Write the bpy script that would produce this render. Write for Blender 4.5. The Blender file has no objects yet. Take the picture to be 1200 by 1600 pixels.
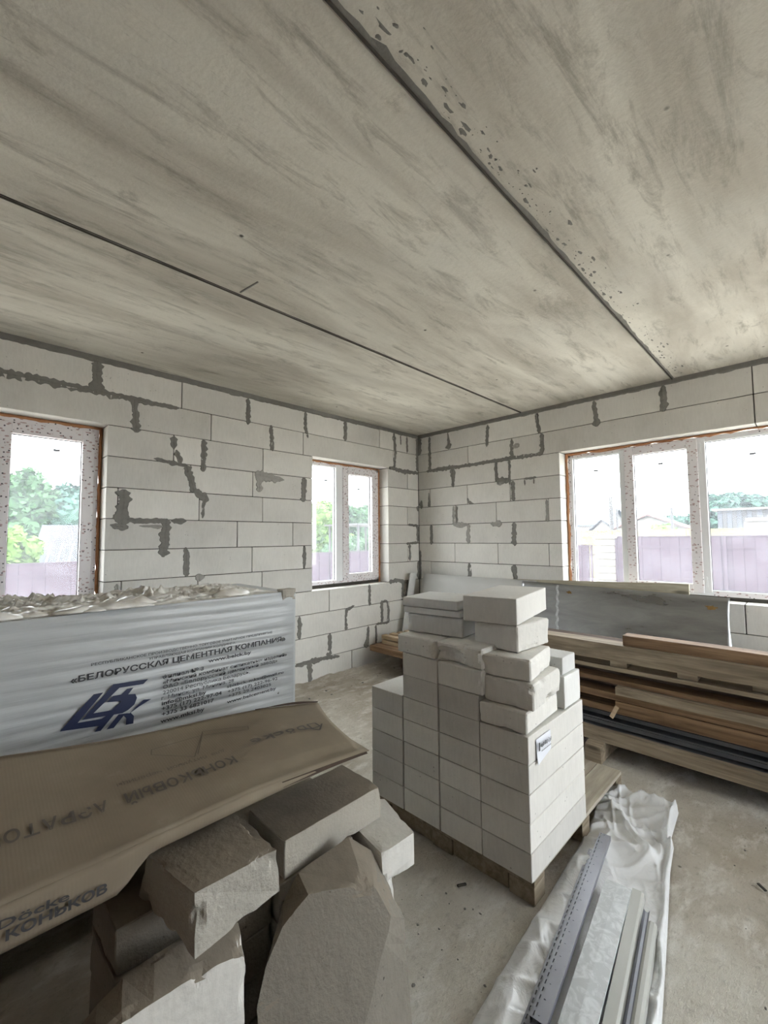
import bpy, bmesh, math, random
from mathutils import Vector, Matrix, noise

# ------------------------------------------------------------------ camera, world, exposure
sc = bpy.context.scene
C = sc.collection
R = random.Random(7)

def rot_axes(yaw, pitch, roll):
    f = Vector((math.sin(yaw) * math.cos(pitch), math.cos(yaw) * math.cos(pitch), math.sin(pitch)))
    r = Vector((math.cos(yaw), -math.sin(yaw), 0))
    u = r.cross(f)
    c, s = math.cos(roll), math.sin(roll)
    return c * r + s * u, -s * r + c * u, f

cd = bpy.data.cameras.new('camera')
cam = bpy.data.objects.new('camera', cd)
C.objects.link(cam)
cr, cu, cf = rot_axes(.7912, .06, -.0088)
m = Matrix((cr, cu, -cf)).transposed().to_4x4()
m.translation = Vector((-4.7045, -3.9597, 1.5765))
cam.matrix_world = m
cd.sensor_fit = 'HORIZONTAL'
cd.sensor_width = 36
cd.lens = 36 * 677.05 / 1200
cd.clip_start = .02
cd.clip_end = 400
sc.camera = cam

SKY = 4.4
w = bpy.data.worlds.new('world')
sc.world = w
w.use_nodes = True
bgn = w.node_tree.nodes['Background']
bgn.inputs[0].default_value = (.97, .985, 1, 1)
bgn.inputs[1].default_value = SKY
sc.view_settings.view_transform = 'Standard'
sc.view_settings.look = 'None'
sc.view_settings.gamma = 1
sc.view_settings.use_curve_mapping = False
sc.view_settings.exposure = 1.7
sc.cycles.max_bounces = 10
sc.cycles.diffuse_bounces = 6
sc.cycles.transparent_max_bounces = 16
sc.cycles.sample_clamp_indirect = 6
sc.cycles.use_denoising = True

H = math.pi / 2

# ------------------------------------------------------------------ materials
MT = {}

class NT:
    def __init__(s, name):
        s.m = bpy.data.materials.new(name)
        s.m.use_nodes = True
        s.t = s.m.node_tree
        s.b = s.t.nodes['Principled BSDF']
        MT[name] = s.m
    def n(s, typ, **k):
        nd = s.t.nodes.new('ShaderNode' + typ)
        for a, v in k.items():
            if a == 'ins':
                for i, x in v.items():
                    if isinstance(x, bpy.types.NodeSocket):
                        s.t.links.new(x, nd.inputs[i])
                    else:
                        nd.inputs[i].default_value = x
            else:
                setattr(nd, a, v)
        return nd
    def link(s, a, b): s.t.links.new(a, b)
    def coord(s, scale=(1, 1, 1), kind='Object', rot=(0, 0, 0), off=None):
        tc = s.n('TexCoord')
        mp = s.n('Mapping', ins={0: tc.outputs[kind], 2: rot, 3: scale})
        if off is not None: s.link(off, mp.inputs[1])
        return mp.outputs[0]
    def noise(s, vec, scale, detail=4, rough=.55, dist=0):
        return s.n('TexNoise', ins={'Vector': vec, 'Scale': scale, 'Detail': detail, 'Roughness': rough, 'Distortion': dist}).outputs[0]
    def ramp(s, fac, *stops):
        r = s.n('ValToRGB', ins={0: fac})
        e = r.color_ramp.elements
        while len(e) < len(stops): e.new(.5)
        for i, (p, c) in enumerate(stops):
            e[i].position = p
            e[i].color = (c, c, c, 1) if isinstance(c, (int, float)) else (*c, 1)
        return r.outputs[0]
    def mix(s, fac, a, b, mode='MIX'):
        x = s.n('Mix', data_type='RGBA', blend_type=mode)
        for i, v in ((0, fac), (6, a), (7, b)):
            if isinstance(v, bpy.types.NodeSocket): s.link(v, x.inputs[i])
            else: x.inputs[i].default_value = (*v, 1) if isinstance(v, tuple) and len(v) == 3 else v
        return x.outputs[2]
    def bump(s, h, strength=.3, dist=.01):
        b = s.n('Bump', ins={'Strength': strength, 'Distance': dist, 'Height': h})
        s.link(b.outputs[0], s.b.inputs['Normal'])
    def base(s, c, rough=.8, metal=0, spec=None):
        if isinstance(c, bpy.types.NodeSocket): s.link(c, s.b.inputs[0])
        else: s.b.inputs[0].default_value = (*c, 1)
        if isinstance(rough, bpy.types.NodeSocket): s.link(rough, s.b.inputs['Roughness'])
        else: s.b.inputs['Roughness'].default_value = rough
        s.b.inputs['Metallic'].default_value = metal
        if spec is not None: s.b.inputs['Specular IOR Level'].default_value = spec

def lin(r, g, b):
    f = lambda v: (v / 255 / 12.92) if v <= 10 else ((v / 255 + .055) / 1.055) ** 2.4
    return (f(r), f(g), f(b))

def scaled(c, k): return tuple(min(1, x * k) for x in c)

def aac(name, c, stain=.25, bumpy=.25, dirt=(.42, .38, .32)):
    a = NT(name)
    oi = a.n('ObjectInfo')
    off = a.n('VectorMath', operation='SCALE', ins={0: (13.1, 7.7, 5.3)})
    a.link(oi.outputs['Random'], off.inputs['Scale'])
    v = a.coord(off=off.outputs[0])
    n1 = a.noise(v, 3.2, 5, .6)
    n2 = a.noise(a.coord((26, 26, 5), off=off.outputs[0]), 3, 3)
    col = a.mix(a.ramp(n1, (.3, 0), (.75, 1)), c, scaled(c, .86))
    col = a.mix(a.ramp(n2, (.35, 0), (.7, .35)), col, scaled(c, 1.12))
    pores = a.n('TexVoronoi', ins={'Vector': v, 'Scale': 38.0})
    pm = a.ramp(pores.outputs[0], (.08, 1), (.17, 0))
    keep = a.ramp(a.noise(v, 9, 2), (.6, 0), (.66, 1))
    pk = a.n('Math', operation='MULTIPLY', ins={0: pm, 1: keep}).outputs[0]
    col = a.mix(pk, col, scaled(c, .45))
    st = a.ramp(a.noise(a.coord((1, 1, .45), off=off.outputs[0]), 2.2, 5, .65), (.56, 0), (.78, stain))
    col = a.mix(st, col, dirt)
    var = a.n('MapRange', ins={0: oi.outputs['Random'], 3: .86, 4: 1.06})
    gain = a.n('CombineColor', ins={0: var.outputs[0], 1: var.outputs[0], 2: var.outputs[0]})
    col = a.mix(1.0, col, gain.outputs[0], 'MULTIPLY')
    a.base(col, .95, spec=.15)
    h = a.noise(v, 90, 3)
    hs = a.n('Math', operation='SUBTRACT', ins={0: h, 1: pk})
    a.bump(hs.outputs[0], bumpy, .004)
    return a.m

aac('aerated_concrete', (.69, .675, .635))
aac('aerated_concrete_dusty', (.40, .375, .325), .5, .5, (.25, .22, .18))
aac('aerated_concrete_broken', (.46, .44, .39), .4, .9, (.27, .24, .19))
aac('aerated_dust_and_shade', (.225, .205, .172), .5, .9, (.2, .175, .14))  # dust of the leaning slab; also shade painted into the left corner blocks
aac('aerated_concrete_white', (.68, .68, .66), .1)

def mortar(name, c):
    a = NT(name)
    v = a.coord(kind='Object')
    n = a.noise(v, 14, 5, .65)
    a.base(a.mix(n, scaled(c, .75), scaled(c, 1.25)), .95, spec=.15)
    a.bump(a.noise(v, 60, 4), .5, .006)
mortar('mortar_grey', (.20, .195, .178))
mortar('mortar_dark', (.07, .065, .056))
mortar('mortar_pale', (.33, .32, .295))

# concrete ceiling: streaks run along x
a = NT('ceiling_concrete')  # form-worn concrete soffit, streaks along the slabs
oi = a.n('ObjectInfo')
off = a.n('VectorMath', operation='SCALE', ins={0: (3.1, 9.7, 0)})
a.link(oi.outputs['Random'], off.inputs['Scale'])
v1 = a.coord((.45, 2.2, 1), off=off.outputs[0])
v2 = a.coord((1.5, 7, 1), off=off.outputs[0])
v3 = a.coord((1, 1, 1), off=off.outputs[0])
s1 = a.noise(v1, 1.3, 6, .6, .4)
s2 = a.noise(v2, 1.5, 9, .74, .5)
bl = a.noise(v3, 1.3, 7, .68, .2)
col = a.mix(a.ramp(s1, (.36, 0), (.62, 1)), (.46, .43, .37), (.70, .675, .60))
col = a.mix(a.ramp(s2, (.52, 0), (.66, .62)), col, (.25, .23, .19))
col = a.mix(a.ramp(bl, (.48, 0), (.72, .5)), col, (.60, .59, .54))
fine = a.ramp(a.noise(a.coord((2.2, 26, 1), off=off.outputs[0]), 2.0, 8, .75, 1.6), (.58, 0), (.70, .45))
patchy = a.ramp(a.noise(a.coord((.5, 1.6, 1), off=off.outputs[0]), 1.4, 3), (.42, .1), (.6, 1))
fm = a.n('Math', operation='MULTIPLY', ins={0: fine, 1: patchy}).outputs[0]
col = a.mix(fm, col, (.20, .185, .15))
# narrow dark seams near the slab edges and scattered voids
vv = a.n('TexVoronoi', ins={'Vector': v3, 'Scale': 3.3})
vd = a.ramp(vv.outputs[0], (.02, 1), (.045, 0))
grit = a.ramp(a.noise(v3, 60, 5, .8), (.64, 0), (.76, .55))
col = a.mix(grit, col, (.27, .25, .21))
spot = a.ramp(a.noise(v3, 4.5, 8, .75), (.62, 0), (.70, .45))
col = a.mix(spot, col, (.27, .255, .215))
col = a.mix(vd, col, (.10, .095, .08))
a.base(col, .9, spec=.2)
spk = a.noise(a.coord((4, 14, 1), off=off.outputs[0]), 7, 6, .75)
col = a.mix(a.ramp(spk, (.62, 0), (.80, .3)), col, (.24, .225, .19))
col = a.mix(a.ramp(spk, (.26, .3), (.38, 0)), col, (.70, .68, .60))
a.base(col, .9, spec=.2)
bb = a.n('Math', operation='ADD', ins={0: a.noise(v3, 45, 4), 1: s2})
a.bump(bb.outputs[0], .25, .01)

a = NT('screed_floor')
v = a.coord()
vr = a.coord((1, 1, 1), rot=(0, 0, .5))
n1 = a.noise(v, .9, 6, .62, .3)
n2 = a.noise(a.coord((1.6, 4, 1), rot=(0, 0, .9)), 2.2, 8, .72, .25)
n3 = a.noise(v, 26, 5, .7)
col = a.mix(a.ramp(n1, (.35, 0), (.65, 1)), (.37, .32, .25), (.62, .59, .52))
col = a.mix(a.ramp(n2, (.50, 0), (.66, .7)), col, (.76, .74, .69))
col = a.mix(a.ramp(n3, (.55, 0), (.78, .45)), col, (.16, .14, .11))
cr_ = a.n('TexVoronoi', ins={'Vector': v, 'Scale': 6.5})
col = a.mix(a.ramp(cr_.outputs[0], (.02, .8), (.07, 0)), col, (.12, .105, .085))
a.base(col, .9, spec=.2)
n4 = a.noise(a.coord((5, 16, 1), rot=(0, 0, .9)), 6, 7, .75)
col = a.mix(a.ramp(n4, (.56, 0), (.72, .6)), col, (.24, .21, .165))
a.base(col, .9, spec=.2)
a.bump(a.n('Math', operation='ADD', ins={0: n3, 1: n4}).outputs[0], .7, .014)

def plain(name, c, rough=.6, metal=0, var=.1, scale=8, spec=None, bump=0):
    a = NT(name)
    n = a.noise(a.coord(), scale, 4)
    a.base(a.mix(n, scaled(c, 1 - var), scaled(c, 1 + var)), rough, metal, spec)
    if bump: a.bump(a.noise(a.coord(), scale * 6, 3), bump, .004)
    return a.m
plain('low_bounce_wall', (.20, .13, .10), .9, var=.2, scale=5)  # unseen walls, kept dark so little light bounces to the foreground
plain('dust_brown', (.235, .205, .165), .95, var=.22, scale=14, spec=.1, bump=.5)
plain('panel_pale', (.44, .44, .42), .6, var=.12, scale=3)
plain('white_plastic', (.74, .75, .76), .35, var=.03)
plain('grey_gasket', (.06, .06, .065), .6)
plain('foam_orange', (.44, .21, .10), .85, var=.3, scale=30, bump=.8)
plain('reveal_plaster', (.72, .70, .66), .9, var=.05)
plain('ink_navy', (.008, .016, .06), .5, var=0)
plain('ink_black', (.03, .03, .034), .6, var=0)
plain('ink_grey', (.11, .095, .078), .8, var=.1)
plain('ink_faint', (.13, .105, .08), .8, var=.1)
plain('paper_label', (.72, .74, .80), .5, var=.03)
plain('purple_fence', (.040, .026, .036), .9, var=.15, scale=1.3)
plain('fence_post_stone', (.13, .12, .10), .9, var=.25, scale=9)
plain('yellow_fence', (.15, .135, .055), .6, var=.1)
plain('roof_brown', (.09, .055, .05), .7, var=.15)
plain('roof_blue', (.04, .06, .085), .6)
plain('roof_slate', (.07, .075, .085), .95, var=.2, scale=4, spec=.1)
plain('wall_brick_red', (.16, .075, .06), .9, var=.2)
plain('wall_cream', (.15, .148, .14), .9)
plain('pole_grey', (.05, .05, .05), .8)
plain('bark', (.10, .07, .05), .9)
plain('pale_bounce_ground', (.55, .51, .44), .95, var=.2, scale=.8)  # unseen ground, made pale to bounce daylight up to the ceiling
plain('black_void', (.012, .012, .012), .9)
plain('cream_profile', (.42, .425, .395), .4, var=.05)
plain('rust', (.22, .13, .035), .8, var=.4, scale=40)

for nm, c in (('leaf_green', (.045, .088, .042)), ('leaf_bright', (.085, .15, .035)), ('leaf_blue', (.04, .08, .06)), ('leaf_dark', (.035, .065, .04))):
    a = NT(nm)
    n = a.noise(a.coord(), 1.2, 4)
    a.base(a.mix(n, scaled(c, .45), scaled(c, 1.9)), .9, spec=.1)

a = NT('film_printed')        # window profile tape with small red and dark marks
v = a.coord()
vo = a.n('TexVoronoi', ins={'Vector': v, 'Scale': 40.0})
m1 = a.ramp(vo.outputs[0], (.20, 1), (.26, 0))
v2 = a.n('TexVoronoi', ins={'Vector': a.coord((1, 1, 1.7)), 'Scale': 24.0})
m2 = a.ramp(v2.outputs[0], (.22, 1), (.30, 0))
g = a.n('SeparateColor', ins={0: vo.outputs['Color']})
m1k = a.n('Math', operation='MULTIPLY', ins={0: m1, 1: a.ramp(g.outputs[0], (.5, 0), (.52, 1))}).outputs[0]
col = a.mix(m2, (.72, .69, .70), (.42, .30, .30))
col = a.mix(m1k, col, (.07, .06, .07))
a.base(col, .35)

a = NT('window_glass')        # clear pane with a thin film of building dust
tr = a.n('BsdfTransparent', ins={0: (.93, .95, .96, 1)})
gl = a.n('BsdfGlossy', ins={0: (1, 1, 1, 1), 1: .02})
geo = a.n('NewGeometry')
ior = a.n('MapRange', ins={0: geo.outputs['Backfacing'], 3: 1.45, 4: 1 / 1.45})
fr = a.n('Fresnel', ins={0: ior.outputs[0]})
m1 = a.n('MixShader', ins={0: fr.outputs[0], 1: tr.outputs[0], 2: gl.outputs[0]})
tl = a.n('BsdfTranslucent', ins={0: (.80, .84, .95, 1)})
dn = a.ramp(a.noise(a.coord(), 5, 5, .7), (.3, .02), (.8, .045))
m2 = a.n('MixShader', ins={0: dn, 1: m1.outputs[0], 2: tl.outputs[0]})
a.link(m2.outputs[0], a.t.nodes['Material Output'].inputs[0])

def wood(name, c1, c2, axis=1, rough=.75):
    a = NT(name)
    sc_ = [14, 14, 14]; sc_[axis] = .9
    oi = a.n('ObjectInfo')
    off = a.n('VectorMath', operation='SCALE', ins={0: (3, 17, 5)})
    a.link(oi.outputs['Random'], off.inputs['Scale'])
    v = a.coord(tuple(sc_), off=off.outputs[0])
    n = a.noise(v, 2.2, 6, .6, .6)
    s3 = [3, 3, 3]; s3[axis] = .8
    d = a.noise(a.coord(tuple(s3), off=off.outputs[0]), 1.6, 5, .65)
    col = a.mix(a.ramp(n, (.35, 0), (.65, 1)), c1, c2)
    col = a.mix(a.ramp(d, (.5, 0), (.7, .5)), col, scaled(c1, .55))
    kn = a.n('TexVoronoi', ins={'Vector': a.coord(tuple(x / 3 for x in s3), off=off.outputs[0]), 'Scale': 4.0})
    col = a.mix(a.ramp(kn.outputs[0], (.04, .8), (.09, 0)), col, scaled(c1, .35))
    a.base(col, rough, spec=.2)
    a.bump(n, .25, .004)
for nm, c1, c2 in (('wood_grey', (.19, .15, .105), (.37, .31, .23)), ('wood_brown', (.14, .085, .05), (.30, .20, .12)),
                   ('wood_pale', (.40, .30, .19), (.58, .46, .32)), ('wood_dark', (.07, .05, .042), (.13, .095, .075))):
    wood(nm, c1, c2, 1)
wood('wood_pallet', (.20, .16, .11), (.33, .285, .22), 0)
wood('wood_dusty', (.34, .30, .24), (.48, .44, .36), 0)
wood('plywood_edge', (.30, .27, .20), (.44, .40, .31), 1)

a = NT('galvanised_steel')
v = a.coord()
n = a.noise(a.coord((1, .6, 3)), 2.5, 6, .65, .5)
col = a.mix(a.ramp(n, (.35, 0), (.7, 1)), (.27, .275, .28), (.42, .43, .43))
col = a.mix(a.ramp(a.noise(v, 1.2, 3), (.62, 0), (.68, .5)), col, (.15, .15, .15))
a.base(col, a.ramp(n, (.3, .24), (.7, .42)), .95)
a = NT('steel_pale')
n = a.noise(a.coord((1, 1, 1)), 22, 5, .65, 1.2)
n2 = a.noise(a.coord(), 2.4, 4)
a.base(a.mix(a.ramp(n, (.45, 0), (.6, 1)), (.46, .48, .49), (.60, .62, .63)), .5, .15)
a = NT('steel_grey')
n = a.noise(a.coord(), 6, 4)
a.base(a.mix(n, (.22, .225, .25), (.36, .37, .41)), .42, .5)
a = NT('steel_dark')
n = a.noise(a.coord((6, .5, 6)), 4, 4)
a.base(a.mix(n, (.07, .075, .08), (.16, .17, .18)), .5, .5)

a = NT('cardboard')
v = a.coord()
n = a.noise(v, 2.4, 5, .6)
fl = a.n('TexWave', ins={'Vector': v, 'Scale': 38.0, 'Distortion': .4}, bands_direction='X')
col = a.mix(a.ramp(n, (.3, 0), (.7, 1)), (.195, .16, .118), (.275, .232, .172))
col = a.mix(a.ramp(a.noise(v, 9, 5, .7), (.58, 0), (.75, .35)), col, (.33, .30, .245))
a.base(col, .85, spec=.15)
a.bump(fl.outputs[0], .06, .002)
plain('cardboard_edge', (.06, .04, .028), .9, var=.3, scale=30)

a = NT('wrap_film')           # white printed shrink film on the pallet
v = a.coord()
n = a.noise(v, 3, 4)
col = a.mix(n, (.40, .42, .43), (.50, .52, .53))
sm = a.ramp(a.noise(a.coord((1, 1, 1.6)), 3.1, 6, .75), (.66, 0), (.74, .5))
col = a.mix(sm, col, (.20, .19, .17))
a.base(col, .33, spec=.5)
a.bump(a.noise(a.coord((1.2, 1, 22)), 1.6, 4, .6, .3), .35, .01)
a = NT('wrap_film_crumpled')
v = a.coord()
n = a.noise(v, 6, 5, .6)
a.base(a.mix(a.ramp(n, (.35, 0), (.65, 1)), (.56, .53, .47), (.82, .81, .78)), .32, spec=.5)
a = NT('floor_film')
v = a.coord()
n = a.noise(v, 3, 5, .6)
col = a.mix(n, (.62, .63, .64), (.76, .77, .78))
col = a.mix(a.ramp(a.noise(v, 14, 5, .7), (.60, 0), (.75, .4)), col, (.30, .27, .22))
a.base(col, .28, spec=.6)
a.bump(a.noise(a.coord(), 12, 4, .6, 1.5), .30, .015)

# ------------------------------------------------------------------ helpers
def link(o, parent=None):
    C.objects.link(o)
    if parent is not None: o.parent = parent
    return o

def obj(name, bm, mat, parent=None, loc=(0, 0, 0), rz=0, smooth=False, rot=None):
    me = bpy.data.meshes.new(name)
    bmesh.ops.recalc_face_normals(bm, faces=bm.faces)
    bm.to_mesh(me)
    bm.free()
    me.materials.append(MT[mat])
    if smooth: me.shade_smooth()
    o = bpy.data.objects.new(name, me)
    o.location = loc
    o.rotation_euler = rot if rot else (0, 0, rz)
    return link(o, parent)

def tag(o, label=None, cat=None, group=None, kind=None):
    if label: o['label'] = label
    if cat: o['category'] = cat
    if group: o['group'] = group
    if kind: o['kind'] = kind
    return o

def empty(name, loc=(0, 0, 0), rz=0):
    o = bpy.data.objects.new(name, None)
    o.empty_display_size = .1
    o.location = loc
    o.rotation_euler = (0, 0, rz)
    return link(o)

def box(bm, x0, x1, y0, y1, z0, z1, bev=0):
    r = bmesh.ops.create_cube(bm, size=1)
    vs = r['verts']
    for v in vs:
        v.co = Vector(((x0 + x1) / 2 + v.co.x * (x1 - x0), (y0 + y1) / 2 + v.co.y * (y1 - y0), (z0 + z1) / 2 + v.co.z * (z1 - z0)))
    if bev:
        es = list({e for v in vs for e in v.link_edges})
        bmesh.ops.bevel(bm, geom=es, offset=bev, segments=1, affect='EDGES', profile=.5)
    return vs

def bx(*a, bev=0):
    bm = bmesh.new()
    box(bm, *a, bev=bev)
    return bm

def prism(poly, fn, t0, t1):
    """poly in (a,b) coordinates, fn(a,b,t) -> point, between depths t0 and t1"""
    bm = bmesh.new()
    A = [bm.verts.new(fn(a, b, t0)) for a, b in poly]
    B = [bm.verts.new(fn(a, b, t1)) for a, b in poly]
    bm.faces.new(A)
    bm.faces.new(B[::-1])
    n = len(poly)
    for i in range(n):
        bm.faces.new((A[i], B[i], B[(i + 1) % n], A[(i + 1) % n]))
    return bm

def hexa(c):
    """8 corners: bottom 4 (ccw), top 4"""
    bm = bmesh.new()
    v = [bm.verts.new(p) for p in c]
    for f in ((3, 2, 1, 0), (4, 5, 6, 7), (0, 1, 5, 4), (1, 2, 6, 5), (2, 3, 7, 6), (3, 0, 4, 7)):
        bm.faces.new([v[i] for i in f])
    return bm

def roughen(bm, L=.03, amp=.003, chip=.012, seed=0, chipw=.03, freq=14):
    """turn a sharp solid into a worn, chipped piece of aerated concrete"""
    bmesh.ops.recalc_face_normals(bm, faces=bm.faces)
    edges = [(e.verts[0].co.copy(), e.verts[1].co.copy()) for e in bm.edges
             if len(e.link_faces) == 2 and e.calc_face_angle(0) > .35]
    cen = sum((v.co for v in bm.verts), Vector()) / len(bm.verts)
    bmesh.ops.triangulate(bm, faces=bm.faces[:])
    for _ in range(9):
        lo = [e for e in bm.edges if e.calc_length() > L]
        if not lo: break
        bmesh.ops.subdivide_edges(bm, edges=lo, cuts=1, use_grid_fill=False)
        bmesh.ops.triangulate(bm, faces=[f for f in bm.faces if len(f.verts) > 3])
        if len(bm.faces) > 30000: break
    bm.normal_update()
    off = Vector((seed * 3.7, seed * 1.3, seed * 7.1))
    new = {}
    for v in bm.verts:
        d = 9
        for p, q in edges:
            pq = q - p
            t = max(0, min(1, (v.co - p).dot(pq) / max(pq.length_squared, 1e-9)))
            d = min(d, (v.co - p - pq * t).length)
        nn = noise.noise(v.co * freq + off)
        n2 = noise.noise(v.co * freq * 3.1 + off)
        k = max(0, 1 - d / chipw)
        inward = (cen - v.co).normalized()
        c_ = max(0, nn + .15) + .35 * max(0, n2)
        new[v] = v.co + v.normal * (n2 * amp * .7 + nn * amp * .8) + inward * (k * chip * (.10 + .9 * c_ * c_ * 2.2))
    for v, c in new.items(): v.co = c
    return bm

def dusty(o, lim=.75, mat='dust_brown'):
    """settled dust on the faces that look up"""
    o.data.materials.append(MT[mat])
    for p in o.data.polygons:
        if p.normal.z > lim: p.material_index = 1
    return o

def sheet(nu, nv, fn):
    bm = bmesh.new()
    g = [[bm.verts.new(fn(i / nu, j / nv)) for j in range(nv + 1)] for i in range(nu + 1)]
    for i in range(nu):
        for j in range(nv):
            bm.faces.new((g[i][j], g[i + 1][j], g[i + 1][j + 1], g[i][j + 1]))
    return bm

def solid(o, t, offset=0):
    md = o.modifiers.new('thickness', 'SOLIDIFY')
    md.thickness = t
    md.offset = offset
    return o

def text(body, parent, origin, ex, ey, width, height, mat, name='printed_text', bold=0, shear=0, en=None):
    """lettering lying in the plane (ex, ey); origin is the lower left corner"""
    cu_ = bpy.data.curves.new(name, 'FONT')
    cu_.body = body
    cu_.size = 1
    cu_.offset = bold
    cu_.shear = shear
    cu_.extrude = 0
    cu_.resolution_u = 2
    cu_.materials.append(MT[mat])
    o = bpy.data.objects.new(name, cu_)
    link(o, parent)
    bpy.context.view_layer.update()
    bb = o.bound_box
    xs = [b[0] for b in bb]; ys = [b[1] for b in bb]
    wd = max(xs) - min(xs); ht = .72
    sx = width / wd; sy = height / ht
    ex = Vector(ex).normalized(); ey = Vector(ey); ey = (ey - ex * ey.dot(ex)).normalized(); n = ex.cross(ey)
    M = Matrix((ex * sx, ey * sy, n)).transposed().to_4x4()
    M.translation = Vector(origin) - ex * sx * min(xs)
    me = bpy.data.meshes.new_from_object(o.evaluated_get(bpy.context.evaluated_depsgraph_get()))
    bpy.data.objects.remove(o)
    me.name = name
    if not me.materials: me.materials.append(MT[mat])
    o = bpy.data.objects.new(name, me)
    link(o, parent)
    o.matrix_local = M
    return o

# ------------------------------------------------------------------ setting: floor and ceiling
X0, Y0, ZC = -6.8, -6.6, 3.035

def floor_pt(u, v):
    x = X0 + .02 + (-X0 + .0) * u; y = Y0 + (-Y0 + .0) * v
    z = .006 * noise.noise(Vector((x * 3, y * 3, 0))) + .004 * noise.noise(Vector((x * 11, y * 11, 4))) - .006
    return (x, y, z)
fl = obj('floor', sheet(150, 150, floor_pt), 'screed_floor', smooth=True)
tag(fl, kind='structure')
fb = obj('foundation_slab', bx(X0 - .4, .39, Y0 - .4, .39, -.45, -.03), 'mortar_pale')
tag(fb, kind='structure')

ceil = obj('ceiling', bx(X0 - .4, .38, Y0 - .4, .38, ZC + .035, ZC + .3), 'mortar_dark')
tag(ceil, kind='structure')
for k, (a0, b0) in enumerate(((-1.578, .37), (-3.088, -1.594), (-4.595, -3.106), (-6.1, -4.61), (-7.0, -6.115))):
    obj('ceiling_slab', bx(X0 - .38, .37, a0, b0, ZC, ZC + .2, bev=.006), 'ceiling_concrete', ceil)

def ragged_strip(name, x0, x1, y, z, w, mat, parent, seed, n=140, up=True, thick=.006, both=True, bias=0, gaps=0.0):
    """a ragged run of mortar along x on the ceiling underside"""
    bm = bmesh.new()
    rows = []
    for i in range(n + 1):
        x = x0 + (x1 - x0) * i / n
        a_ = w * (.45 + .9 * abs(noise.noise(Vector((x * 9, seed, 0)))) + .8 * max(0, noise.noise(Vector((x * 2.3, seed + 5, 0)))))
        b_ = w * (.45 + .9 * abs(noise.noise(Vector((x * 9, seed + 9, 3)))))
        a_ *= 1 + bias
        zz = z - thick * (.6 + .6 * noise.noise(Vector((x * 14, seed, 7))))
        rows.append([bm.verts.new((x, y - a_, z)), bm.verts.new((x, y - a_ * .3, zz)), bm.verts.new((x, y + b_ * .3, zz)), bm.verts.new((x, y + b_, z))])
    for i in range(n):
        for j in range(3):
            bm.faces.new((rows[i][j], rows[i + 1][j], rows[i + 1][j + 1], rows[i][j + 1]))
    return obj(name, bm, mat, parent)
ragged_strip('joint_mortar', X0, 0, -1.586, ZC, .010, 'mortar_grey', ceil, 1)
ragged_strip('joint_mortar', X0, 0, -3.10, ZC, .016, 'mortar_grey', ceil, 2, bias=.5)
ragged_strip('joint_mortar', X0, 0, -4.60, ZC, .016, 'mortar_grey', ceil, 3)
obj('joint_crack', bx(X0, 0, -1.590, -1.584, ZC - .0085, ZC + .01), 'mortar_dark', ceil)
obj('joint_crack', bx(X0, 0, -3.100, -3.094, ZC - .013, ZC + .01), 'mortar_dark', ceil)
# the thin hardened mortar rib running off the left joint
rb = bx(-.004, .004, -.17, .0, -.004, .0)
obj('mortar_rib', rb, 'mortar_grey', ceil, loc=(-3.53, -1.62, ZC), rz=.12)

def blob(bm, fn, cx, cz, rx, rz_, seed, n=12, t=.004):
    c = bm.verts.new(fn(cx, cz, t))
    ring = []
    for i in range(n):
        a_ = 2 * math.pi * i / n
        k = .45 + 1.3 * abs(noise.noise(Vector((math.cos(a_) * 2.7 + seed * 1.37, math.sin(a_) * 2.7, seed * .7))))
        ring.append(bm.verts.new(fn(cx + rx * k * math.cos(a_), cz + rz_ * k * math.sin(a_), .0002)))
    for i in range(n): bm.faces.new((c, ring[i], ring[(i + 1) % n]))
# crumbs of mortar squeezed out beside the big joint
bm = bmesh.new()
for k in range(230):
    x = -4.4 + 4.3 * R.random()
    y = -3.115 - abs(R.gauss(0, .045)) - .012
    r = .002 + .009 * R.random() ** 2.5
    blob(bm, lambda a_, b_, t: (a_, b_, ZC - t * .5), x, y, r * R.uniform(1, 4), r, k, 9)
tag(obj('mortar_spots', bm, 'mortar_grey', ceil), kind='stuff')

# ------------------------------------------------------------------ setting: block walls
def wfn(side):
    if side == 'left': return lambda u, z, d: Vector((u, -d, z))      # room is towards -y
    if side == 'right': return lambda u, z, d: Vector((-d, u, z))     # room is towards -x

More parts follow.
